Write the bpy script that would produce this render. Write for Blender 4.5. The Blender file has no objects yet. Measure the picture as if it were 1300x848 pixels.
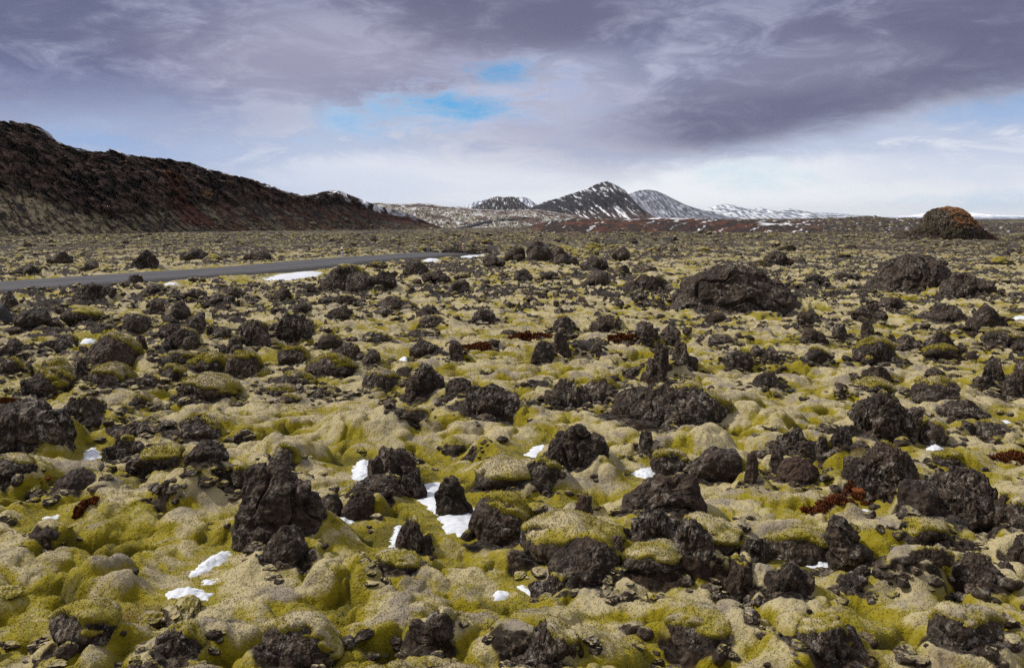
import bpy, bmesh, math
import numpy as np

# ------------------------------------------------------------------ basics
F, CX, HY, H = 1082.0, 650.0, 278.0, 4.0      # focal length in photo pixels, principal column, horizon row, eye height
rng = np.random.default_rng(11)
scene = bpy.context.scene
COL = scene.collection

def sstep(a, b, x):
    t = np.clip((x - a) / (b - a), 0, 1)
    return t * t * (3 - 2 * t)

# ------------------------------------------------------------------ noise
_pr = np.random.default_rng(5)
_perm = _pr.permutation(4096).astype(np.int32)
_perm = np.concatenate([_perm, _perm])
_ga = _pr.uniform(0, 2 * math.pi, 4096)
_g2 = np.stack([np.cos(_ga), np.sin(_ga)], 1)
_g3 = _pr.normal(size=(4096, 3)); _g3 /= np.linalg.norm(_g3, axis=1)[:, None]
_rv = _pr.random((4096, 4))

def h2(ix, iy, s):
    return _perm[_perm[(ix + s * 131) & 4095] + (iy & 4095)] & 4095

def gn2(x, y, s=0):
    ix = np.floor(x).astype(np.int64); iy = np.floor(y).astype(np.int64)
    fx = x - ix; fy = y - iy
    u = fx * fx * fx * (fx * (fx * 6 - 15) + 10); v = fy * fy * fy * (fy * (fy * 6 - 15) + 10)
    def c(dx, dy):
        g = _g2[h2(ix + dx, iy + dy, s)]
        return g[..., 0] * (fx - dx) + g[..., 1] * (fy - dy)
    a = c(0, 0); b = c(1, 0); d = c(0, 1); e = c(1, 1)
    return ((a + (b - a) * u) * (1 - v) + (d + (e - d) * u) * v) * 1.5

def fbm2(x, y, s=0, o=4, lac=2.03, g=0.5):
    r = 0; a = 1; t = 0
    for k in range(o):
        r = r + a * gn2(x, y, s + k * 7); t += a
        x = x * lac + 3.1; y = y * lac - 1.7; a *= g
    return r / t

def gn3(p, s=0):
    ip = np.floor(p).astype(np.int64); f = p - ip
    w = f * f * f * (f * (f * 6 - 15) + 10)
    out = 0
    for dx in (0, 1):
        for dy in (0, 1):
            for dz in (0, 1):
                i = _perm[_perm[_perm[(ip[:, 0] + dx + s * 131) & 4095] + ((ip[:, 1] + dy) & 4095)] + ((ip[:, 2] + dz) & 4095)]
                g = _g3[i & 4095]
                d = g[:, 0] * (f[:, 0] - dx) + g[:, 1] * (f[:, 1] - dy) + g[:, 2] * (f[:, 2] - dz)
                out = out + d * (w[:, 0] if dx else 1 - w[:, 0]) * (w[:, 1] if dy else 1 - w[:, 1]) * (w[:, 2] if dz else 1 - w[:, 2])
    return out * 1.5

def fbm3(p, s=0, o=4, g=0.5):
    r = 0; a = 1; t = 0
    for k in range(o):
        r = r + a * gn3(p, s + k * 7); t += a
        p = p * 2.03 + 3.3; a *= g
    return r / t

def ridge3(p, s=0, o=3):
    r = 0; a = 1; t = 0
    for k in range(o):
        r = r + a * (1 - 2 * np.abs(gn3(p, s + k * 5))); t += a
        p = p * 2.1 + 1.3; a *= 0.5
    return r / t

def pillow(x, y, size, s, k=9.0):
    """Smooth-minimum cell distance, 0 in the middle of a cushion to about 1 in the folds, and a value per cushion."""
    x = x / size; y = y / size
    ix = np.floor(x).astype(np.int64); iy = np.floor(y).astype(np.int64)
    acc = 0; aw = 0; av = 0
    for dx in (-1, 0, 1):
        for dy in (-1, 0, 1):
            r = _rv[h2(ix + dx, iy + dy, s)]
            d2 = (x - ix - dx - r[..., 0]) ** 2 + (y - iy - dy - r[..., 1]) ** 2
            w = np.exp(-k * d2 * (0.75 + 0.5 * r[..., 3]))
            acc = acc + w; av = av + w * r[..., 2]
    p = -np.log(acc + 1e-9) / k
    lo, hi = _plim.get((size, s, k), (0.0, 1.0))
    return np.clip((p - lo) / (hi - lo), 0, 1.25), av / (acc + 1e-9)

_plim = {}
for _a in ((1.6, 3, 8.0), (0.58, 5, 22.0), (0.27, 8, 20.0), (0.105, 12, 10.0)):
    _q = np.random.default_rng(1).uniform(0, 40, (2, 40000))
    _x, _y = _q
    _acc = 0; _ix = np.floor(_x).astype(np.int64); _iy = np.floor(_y).astype(np.int64)
    for _dx in (-1, 0, 1):
        for _dy in (-1, 0, 1):
            _r = _rv[h2(_ix + _dx, _iy + _dy, _a[1])]
            _acc = _acc + np.exp(-_a[2] * ((_x - _ix - _dx - _r[..., 0]) ** 2 + (_y - _iy - _dy - _r[..., 1]) ** 2) * (0.75 + 0.5 * _r[..., 3]))
    _plim[_a] = tuple(np.percentile(-np.log(_acc + 1e-9) / _a[2], (4, 94)))

# ------------------------------------------------------------------ mesh helpers
def mesh_from(name, V, faces, smooth=True, attrs=None, cols=None):
    """faces: (n,3) or (n,4) int array"""
    me = bpy.data.meshes.new(name)
    n, k = faces.shape
    me.vertices.add(len(V)); me.vertices.foreach_set('co', np.ascontiguousarray(V, np.float32).ravel())
    me.loops.add(n * k); me.loops.foreach_set('vertex_index', np.ascontiguousarray(faces, np.int32).ravel())
    me.polygons.add(n)
    me.polygons.foreach_set('loop_start', np.arange(0, n * k, k, dtype=np.int32))
    me.polygons.foreach_set('use_smooth', np.full(n, bool(smooth)))
    me.update(calc_edges=True)
    for an, av in (attrs or {}).items():
        a = me.attributes.new(an, 'FLOAT', 'POINT'); a.data.foreach_set('value', np.ascontiguousarray(av, np.float32))
    for an, av in (cols or {}).items():
        a = me.attributes.new(an, 'FLOAT_COLOR', 'POINT')
        c = np.ones((len(V), 4), np.float32); c[:, :3] = av
        a.data.foreach_set('color', c.ravel())
    return me

def obj(name, me, mat=None, parent=None, loc=None):
    o = bpy.data.objects.new(name, me); COL.objects.link(o)
    if mat is not None and me is not None and not me.materials: me.materials.append(mat)
    if parent is not None: o.parent = parent
    if loc is not None: o.location = loc
    return o

def tag(o, label=None, cat=None, group=None, kind=None):
    for k, v in (('label', label), ('category', cat), ('group', group), ('kind', kind)):
        if v: o[k] = v
    return o

def grid_faces(nr, nc):
    i = np.arange(nr - 1)[:, None] * nc + np.arange(nc - 1)[None, :]
    return np.stack([i, i + 1, i + nc + 1, i + nc], -1).reshape(-1, 4)

_ico = {}
def ico(sub):
    if sub not in _ico:
        bm = bmesh.new(); bmesh.ops.create_icosphere(bm, subdivisions=sub, radius=1.0)
        V = np.array([v.co[:] for v in bm.verts]); Fc = np.array([[v.index for v in f.verts] for f in bm.faces]); bm.free()
        _ico[sub] = (V / np.linalg.norm(V, axis=1)[:, None], Fc)
    return _ico[sub]

def vnormals(V, Fc):
    a, b, c = V[Fc[:, 0]], V[Fc[:, 1]], V[Fc[:, 2]]
    n = np.cross(b - a, c - a); N = np.zeros_like(V)
    for k in range(3): np.add.at(N, Fc[:, k], n)
    return N / (np.linalg.norm(N, axis=1)[:, None] + 1e-12)

# ------------------------------------------------------------------ node helpers
class NT:
    def __init__(s, tree): s.t = tree; s.n = tree.nodes; s.l = tree.links
    def new(s, typ, **kw):
        nd = s.n.new(typ)
        ins = kw.pop('ins', {})
        for k, v in kw.items(): setattr(nd, k, v)
        for k, v in ins.items(): s.set(nd.inputs[k], v)
        return nd
    def set(s, sock, v):
        if isinstance(v, bpy.types.NodeSocket): s.l.new(v, sock)
        else: sock.default_value = v
    def m(s, op, a, b=None, c=None, clamp=False):
        nd = s.n.new('ShaderNodeMath'); nd.operation = op; nd.use_clamp = clamp
        s.set(nd.inputs[0], a)
        if b is not None: s.set(nd.inputs[1], b)
        if c is not None: s.set(nd.inputs[2], c)
        return nd.outputs[0]
    def ss(s, x, a, b, lo=0.0, hi=1.0):
        nd = s.n.new('ShaderNodeMapRange'); nd.interpolation_type = 'SMOOTHSTEP'
        s.set(nd.inputs[0], x); s.set(nd.inputs[1], a); s.set(nd.inputs[2], b); s.set(nd.inputs[3], lo); s.set(nd.inputs[4], hi)
        return nd.outputs[0]
    def mix(s, f, a, b, blend='MIX'):
        nd = s.n.new('ShaderNodeMix'); nd.data_type = 'RGBA'; nd.blend_type = blend
        def c(v): return (v[0], v[1], v[2], 1.0) if isinstance(v, tuple) and len(v) == 3 else v
        s.set(nd.inputs[0], f); s.set(nd.inputs[6], c(a)); s.set(nd.inputs[7], c(b))
        return nd.outputs[2]
    def noise(s, vec, scale, detail=3.0, rough=0.55, dist=0.0, col=False):
        nd = s.n.new('ShaderNodeTexNoise'); nd.inputs['Scale'].default_value = scale; nd.inputs['Detail'].default_value = detail
        nd.inputs['Roughness'].default_value = rough; nd.inputs['Distortion'].default_value = dist
        if vec is not None: s.l.new(vec, nd.inputs['Vector'])
        return nd.outputs['Color' if col else 'Fac']
    def voro(s, vec, scale, feature='F1', out='Distance'):
        nd = s.n.new('ShaderNodeTexVoronoi'); nd.feature = feature; nd.inputs['Scale'].default_value = scale
        if vec is not None: s.l.new(vec, nd.inputs['Vector'])
        return nd.outputs[out]
    def attr(s, name, out='Fac'):
        nd = s.n.new('ShaderNodeAttribute'); nd.attribute_name = name; return nd.outputs[out]
    def bump(s, h, strength, dist, normal=None):
        nd = s.n.new('ShaderNodeBump'); nd.inputs['Strength'].default_value = strength; nd.inputs['Distance'].default_value = dist
        s.l.new(h, nd.inputs['Height'])
        if normal is not None: s.l.new(normal, nd.inputs['Normal'])
        return nd.outputs[0]
    def comb(s, x, y, z):
        nd = s.n.new('ShaderNodeCombineXYZ')
        s.set(nd.inputs[0], x); s.set(nd.inputs[1], y); s.set(nd.inputs[2], z); return nd.outputs[0]

def material(name):
    m = bpy.data.materials.new(name); m.use_nodes = True
    t = NT(m.node_tree); b = m.node_tree.nodes['Principled BSDF']
    b.inputs['Roughness'].default_value = 0.95; b.inputs['Specular IOR Level'].default_value = 0.15
    return m, t, b

# ------------------------------------------------------------------ moss, rock, snow materials
PALE, YEL, OLIVE, GREYM = (0.405, 0.345, 0.192), (0.232, 0.190, 0.009), (0.076, 0.064, 0.005), (0.235, 0.200, 0.152)
def moss_colour(t, pos, hol):
    n1 = t.noise(pos, 0.55, 3.0); n2 = t.noise(pos, 2.6, 4.0, 0.6); n3 = t.noise(pos, 38.0, 3.0, 0.7); n4 = t.noise(pos, 11.0, 3.0, 0.6)
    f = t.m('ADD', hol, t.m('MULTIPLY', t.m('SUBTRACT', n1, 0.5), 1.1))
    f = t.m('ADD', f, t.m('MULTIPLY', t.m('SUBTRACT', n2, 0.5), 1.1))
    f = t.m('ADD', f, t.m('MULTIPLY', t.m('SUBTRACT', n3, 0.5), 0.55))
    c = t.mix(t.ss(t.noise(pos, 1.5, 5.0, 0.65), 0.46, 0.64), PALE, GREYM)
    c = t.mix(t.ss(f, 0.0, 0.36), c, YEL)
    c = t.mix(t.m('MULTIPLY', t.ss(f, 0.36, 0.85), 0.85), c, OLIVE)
    n5 = t.noise(pos, 0.42, 5.0, 0.65)
    c = t.mix(t.ss(n5, 0.60, 0.70, 0, 0.65), c, (0.085, 0.048, 0.022))
    # brown dead shoots between the pale tips
    c = t.mix(t.ss(n3, 0.54, 0.72, 0.0, 0.12), c, (0.060, 0.046, 0.016))
    c = t.mix(t.ss(n4, 0.57, 0.76, 0.0, 0.40), c, (0.085, 0.062, 0.028))
    h = t.m('ADD', t.m('MULTIPLY', n3, 0.6), t.m('MULTIPLY', n4, 1.2))
    return c, h

def rock_colour(t, pos, scale=1.0):
    a = t.noise(pos, 1.7 * scale, 5.0, 0.65); b = t.noise(pos, 9.0 * scale, 5.0, 0.7); v = t.voro(pos, 13.0 * scale)
    c = t.mix(t.ss(a, 0.35, 0.68), (0.0100, 0.0073, 0.0052), (0.046, 0.0300, 0.0185))
    c = t.mix(t.ss(b, 0.50, 0.66, 0, 0.85), c, (0.100, 0.072, 0.050))
    li = t.m('MULTIPLY', t.ss(t.noise(pos, 8.5 * scale, 6.0, 0.85), 0.515, 0.59), t.ss(t.noise(pos, 1.3 * scale, 3.0), 0.36, 0.60))
    c = t.mix(t.m('MULTIPLY', li, 0.85), c, (0.30, 0.27, 0.225))  # lichen specks; these and the brown mottle also paint in highlights
    h = t.m('ADD', t.m('MULTIPLY', b, 1.0), t.m('MULTIPLY', v, 0.6))
    return c, h

def make_rock_mat(name, moss_amount, scale=1.0, tint=None):
    m, t, b = material(name)
    tc = t.new('ShaderNodeTexCoord'); oi = t.new('ShaderNodeObjectInfo'); ge = t.new('ShaderNodeNewGeometry')
    off = t.new('ShaderNodeVectorMath', operation='ADD')
    t.l.new(ge.outputs['Position'], off.inputs[0]); off.inputs[1].default_value = (3.3, 1.7, 0.4)
    pos = off.outputs[0]
    c, h = rock_colour(t, pos, scale)
    c = t.mix(t.m('MULTIPLY', oi.outputs['Random'], 0.5), c, t.mix(0.5, c, (0.05, 0.032, 0.026)))
    if tint is not None:
        c = t.mix(t.ss(t.noise(pos, 0.8 * scale, 4.0, 0.6), 0.42, 0.62, 0, 0.75), c, tint)
    bn = t.bump(h, 0.9, 0.06 / scale)
    if moss_amount is not None:
        sx = t.new('ShaderNodeSeparateXYZ'); t.l.new(ge.outputs['Normal'], sx.inputs[0])
        up = t.m('ADD', t.m('MULTIPLY', sx.outputs[2], 0.9), t.m('MULTIPLY', sx.outputs[0], 0.15))
        nn = t.noise(pos, 1.9 * scale, 4.0, 0.6)
        k = t.m('ADD', up, t.m('MULTIPLY', t.m('SUBTRACT', nn, 0.5), 1.5))
        k = t.m('ADD', k, t.m('MULTIPLY', t.m('SUBTRACT', oi.outputs['Random'], 0.5), 0.5))
        thr = 1.05 - moss_amount
        k = t.ss(k, thr, thr + 0.16)
        mc, mh = moss_colour(t, ge.outputs['Position'], t.m('SUBTRACT', 0.62, t.m('MULTIPLY', sx.outputs[2], 0.5)))
        c = t.mix(k, c, mc)
    t.l.new(c, b.inputs['Base Color']); t.l.new(bn, b.inputs['Normal'])
    b.inputs['Roughness'].default_value = 0.85; b.inputs['Specular IOR Level'].default_value = 0.3
    return m

ROCK = make_rock_mat('lava_rock_bare', None)
ROCKM = make_rock_mat('lava_rock_mossy', 0.55)
ROCKF = make_rock_mat('lava_rubble', 0.22, 0.8)
ROCKB = make_rock_mat('far_rubble', 0.15, 0.4)
ROCKR = make_rock_mat('lava_rock_reddish', None, 1.0, (0.050, 0.027, 0.018))
ROCKS = make_rock_mat('slate_grey_rock', None, 0.7, (0.050, 0.055, 0.062))

def make_moss(name):
    m, t, b = material(name)
    ge = t.new('ShaderNodeNewGeometry'); pos = ge.outputs['Position']
    c, h = moss_colour(t, pos, t.attr('hol'))
    t.l.new(c, b.inputs['Base Color']); t.l.new(t.bump(h, 0.8, 0.035), b.inputs['Normal'])
    b.inputs['Sheen Weight'].default_value = 0.15; b.inputs['Sheen Roughness'].default_value = 0.6
    b.inputs['Specular IOR Level'].default_value = 0.05
    return m
MOSS = make_moss('woolly_moss')

def make_ground():
    m, t, b = material('mossy_lava_ground')
    ge = t.new('ShaderNodeNewGeometry'); pos = ge.outputs['Position']
    mc, mh = moss_colour(t, pos, t.attr('hol'))
    rc, rh = rock_colour(t, pos, 0.8)
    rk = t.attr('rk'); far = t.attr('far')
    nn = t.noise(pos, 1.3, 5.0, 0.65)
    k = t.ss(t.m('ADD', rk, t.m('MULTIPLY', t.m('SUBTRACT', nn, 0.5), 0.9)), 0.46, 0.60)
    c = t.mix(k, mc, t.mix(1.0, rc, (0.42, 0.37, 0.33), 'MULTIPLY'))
    # the far plain: thinner, greyer vegetation with rust heath
    fn = t.noise(pos, 0.09, 5.0, 0.7); fn2 = t.noise(pos, 0.03, 4.0, 0.6)
    fc = t.mix(t.ss(fn, 0.46, 0.66), (0.024, 0.018, 0.014), (0.115, 0.096, 0.056))
    fc = t.mix(t.ss(fn2, 0.55, 0.68, 0, 0.8), fc, (0.07, 0.034, 0.024))
    c = t.mix(t.m('MULTIPLY', far, 0.72), c, fc)
    h = t.new('ShaderNodeMix', data_type='FLOAT', ins={0: k, 2: mh, 3: rh}).outputs[0]
    t.l.new(c, b.inputs['Base Color']); t.l.new(t.bump(h, 0.8, 0.04), b.inputs['Normal'])
    b.inputs['Specular IOR Level'].default_value = 0.05
    b.inputs['Sheen Weight'].default_value = 0.12
    return m
GROUND = make_ground()

def make_snow():
    m, t, b = material('snow')
    ge = t.new('ShaderNodeNewGeometry')
    n = t.noise(ge.outputs['Position'], 9.0, 5.0, 0.6)
    c = t.mix(t.ss(n, 0.4, 0.7), (0.66, 0.69, 0.74), (0.50, 0.53, 0.59))
    t.l.new(c, b.inputs['Base Color']); t.l.new(t.bump(n, 0.4, 0.03), b.inputs['Normal'])
    b.inputs['Roughness'].default_value = 0.6
    return m
SNOW = make_snow()

def make_heath():
    m, t, b = material('rust_heather')
    ge = t.new('ShaderNodeNewGeometry'); n = t.noise(ge.outputs['Position'], 14.0, 3.0, 0.6)
    c = t.mix(t.ss(n, 0.35, 0.65), (0.040, 0.014, 0.007), (0.185, 0.058, 0.018))
    t.l.new(c, b.inputs['Base Color']); return m
HEATH = make_heath()

def make_vcol(name, grain=0.6, gs=0.5, bump=0.6):
    """a hillside whose rock, scree, heath and snow distribution is a colour per vertex"""
    m, t, b = material(name)
    ge = t.new('ShaderNodeNewGeometry'); pos = ge.outputs['Position']
    n = t.noise(pos, gs, 7.0, 0.80)
    c = t.attr('Col', 'Color')
    c = t.mix(1.0, c, t.mix(t.ss(n, 0.34, 0.66), (1 - grain,) * 3, (1 + 1.3 * grain,) * 3), 'MULTIPLY')
    t.l.new(c, b.inputs['Base Color']); t.l.new(t.bump(n, bump, 0.6 / gs), b.inputs['Normal'])
    return m

# ------------------------------------------------------------------ annotated places (photo pixels -> points on the ground)
def P(x, y, z=0.0):
    D = (H - z) * F / (y - HY)
    return np.array([(x - CX) / F * D, D, z])

ROADC = np.array([(-45., 22.), (-37.5, 36.), (-29.3, 49.), (-24.2, 58.5), (-19.6, 67.), (-15.4, 80.5), (-10.6, 90.), (-7.0, 98.), (-2.5, 110.), (5., 124.), (17., 142.), (34., 165.)])
def road_z(y): return 0.10 - 1.7 * sstep(95, 113, y)
def road_dist(x, y):
    d = np.full(np.shape(x), 1e9)
    for (ax, ay), (bx, by) in zip(ROADC[:-1], ROADC[1:]):
        vx, vy = bx - ax, by - ay
        t = np.clip(((x - ax) * vx + (y - ay) * vy) / (vx * vx + vy * vy), 0, 1)
        d = np.minimum(d, np.hypot(x - ax - t * vx, y - ay - t * vy))
    return d

def ground_low(x, y):
    r = np.hypot(x, y)
    z = 0.16 * fbm2(x / 17, y / 17, 40, 3) * sstep(5, 12, r) + 0.7 * fbm2(x / 120, y / 120, 50, 2) * sstep(60, 240, r)
    z = z + 3.4 * sstep(420, 1000, y + 0.15 * np.abs(x)) * sstep(0, 100, y)
    w = sstep(9, 5, road_dist(x, y))
    return z * (1 - w) + road_z(y) * w

SNOWP = [  # outline in the photo, label
 ([(244,731),(250,722),(262,712),(280,702),(289,700),(285,711),(272,719),(258,726)], 'long white snow strip beside the grey mossy hump at the bottom edge'),
 ([(259,741),(264,736),(271,736),(269,740)], 'tiny snow fleck just below the long snow strip by the mossy hump'),
 ([(212,754),(222,749),(236,747),(250,750),(266,754),(262,760),(240,762),(216,760)], 'broken snow patch on green moss at the very bottom of the scene'),
 ([(110,583),(113,574),(118,570),(121,577),(126,580),(118,583)], 'small snow patch under the flat mossy ledge near the big dark boulder'),
 ([(56,663),(60,658),(66,657),(64,662)], 'tiny snow fleck below the reddish heather and grey rock'),
 ([(452,608),(454,592),(459,586),(468,587),(471,603),(463,609)], 'small upright snow patch behind the piled rocks, next to their dark top boulder'),
 ([(534,635),(544,615),(558,613),(559,633),(570,652),(581,655),(594,644),(600,648),(597,668),(584,677),(571,675),(561,654),(543,642)], 'largest foreground snow patch, bent between two dark boulders'),
 ([(424,664),(428,659),(438,658),(445,661),(436,665)], 'small snow patch under the pair of rounded dark rocks'),
 ([(497,694),(499,681),(503,670),(508,668),(507,686),(503,695)], 'thin snow sliver beside the brown wedge boulder'),
 ([(390,576),(393,572),(398,572),(397,576)], 'tiny snow fleck on pale moss above the tall square boulder'),
 ([(670,578),(680,569),(690,567),(704,576),(692,580),(680,580)], 'snow patch at the foot of the slanted jagged slab'),
 ([(806,602),(815,597),(828,596),(832,604),(820,606)], 'snow patch in front of the small moss-topped rock near the yellow dome'),
 ([(630,757),(634,751),(641,752),(640,760),(632,761)], 'small snow fleck at the bottom edge beside yellow moss'),
 ([(660,745),(663,743),(672,749),(681,755),(676,757),(667,751)], 'narrow snow strip under the big double boulder'),
 ([(811,730),(817,724),(824,724),(822,731)], 'small snow fleck beneath the rock with the white lichen blotch'),
 ([(990,708),(1004,705),(1022,709),(1046,715),(1060,720),(1044,723),(1018,714),(996,711)], 'long thin snow line along the dark mossy ledge'),
 ([(1180,573),(1183,566),(1190,566),(1195,572),(1188,576)], 'small bright snow lump beside the great slanting outcrop'),
 ([(1089,657),(1092,650),(1097,649),(1100,656),(1094,659)], 'tiny snow fleck between the rust heather and the pointed rock'),
 ([(1271,540),(1276,535),(1288,541),(1282,544)], 'small snow fleck on smooth moss near the far right boulders'),
 ([(342,356),(354,350),(374,347),(392,345),(403,346),(400,350),(380,354),(356,357)], 'long snow bank along the near edge of the asphalt road'),
 ([(208,362),(214,360),(226,361),(222,363)], 'small snow patch against the road edge behind two dark rocks'),
 ([(541,332),(544,328),(550,328),(553,331),(548,333)], 'tiny snow patch by the far end of the road'),
 ([(593,327),(595,322.5),(600,322.5),(601,326),(597,328)], 'tiny white snow lump among dark rocks beyond the road'),
 ([(1231,399),(1238,395),(1248,399),(1246,402),(1236,402)], 'small snow streak in front of the jagged rocks at far right'),
 ([(1288,405),(1294,402),(1310,404),(1306,408),(1292,408)], 'snow patch at the right edge of the lava field'),
 ([(1173,439),(1180,436),(1186,439),(1180,441)], 'tiny snow fleck between two dark mid-field rocks'),
 ([(104,436),(108,431),(118,432),(117,435),(110,437)], 'small snow patch beside the moss-sided mound rock'),
 ([(509,457),(513,454),(518,456),(515,459)], 'tiny snow fleck among rocks in the middle of the moss'),
]
HEATHP = [
 (562,627,427,443,'broad rust-red heather patch in the middle of the lava field'),
 (772,812,415,432,'rust-red heather patch below the pale lichened rocks'),
 (644,700,415,431,'low reddish heather strip beside the rust patch in the middle'),
 (1205,1242,470,487,'rust heather hanging under the grey ridge of moss'),
 (1228,1278,486,501,'dark red heather along the foot of the angular crag'),
 (1256,1312,560,588,'large dark red heather mat at the right edge'),
 (1068,1128,590,640,'dark red heather tuft hanging on the great slanting outcrop'),
 (1020,1090,616,645,'dark red heather tangle at the foot of the great outcrop'),
 (30,74,600,618,'dark red heather beside the grey rock hump at the left edge'),
 (96,122,628,645,'small dark red heather tuft beside the low brown rock'),
 (-12,30,588,610,'dark red heather cushion under the big dark boulder at left'),
 (880,905,696,712,'small rust heather tuft under the flowing brown slab'),
 (1190,1232,722,742,'rust-brown heather tuft in front of the dark rock row'),
 (1150,1176,500,512,'small dark red heather tuft under the moss-capped crag'),
 (-10,18,502,512,'reddish heather strip above the big dark boulder at left'),
]
DOMES = [  # moss-covered humps of the ground itself: x0 x1 ytop ybot
 (832,932,541,584),(738,798,576,610),(276,332,690,735),(40,130,690,757),(95,200,655,757),(385,480,665,757),(0,50,622,664),
 (595,680,536,580),(640,700,700,757),(790,900,715,757),(878,985,725,757),(1095,1170,634,664),(1030,1102,574,616),(1115,1200,700,757),
 (330,420,535,590),(400,520,520,560),(200,300,590,650),(1280,1330,634,676),(1040,1100,648,676),(1200,1260,560,600),(960,1010,520,548)]
OPEN = [(465,545,140,32),(185,680,95,60),(440,715,90,40),(720,470,60,16),(1240,590,60,35),(760,690,0,0),(1190,660,60,14),(620,548,80,18),(700,445,40,14),(1010,500,60,14),(1180,495,0,0)]

def PL(x, y):
    z = 0.0
    for _ in range(5):
        q = P(x, y, z); z = float(ground_low(q[:1], q[1:2])[0]) - 0.04
    return q
def poly_world(pts): return np.array([PL(x, y)[:2] for x, y in pts])
SNOWW = [poly_world(p) for p, _ in SNOWP]

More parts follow.
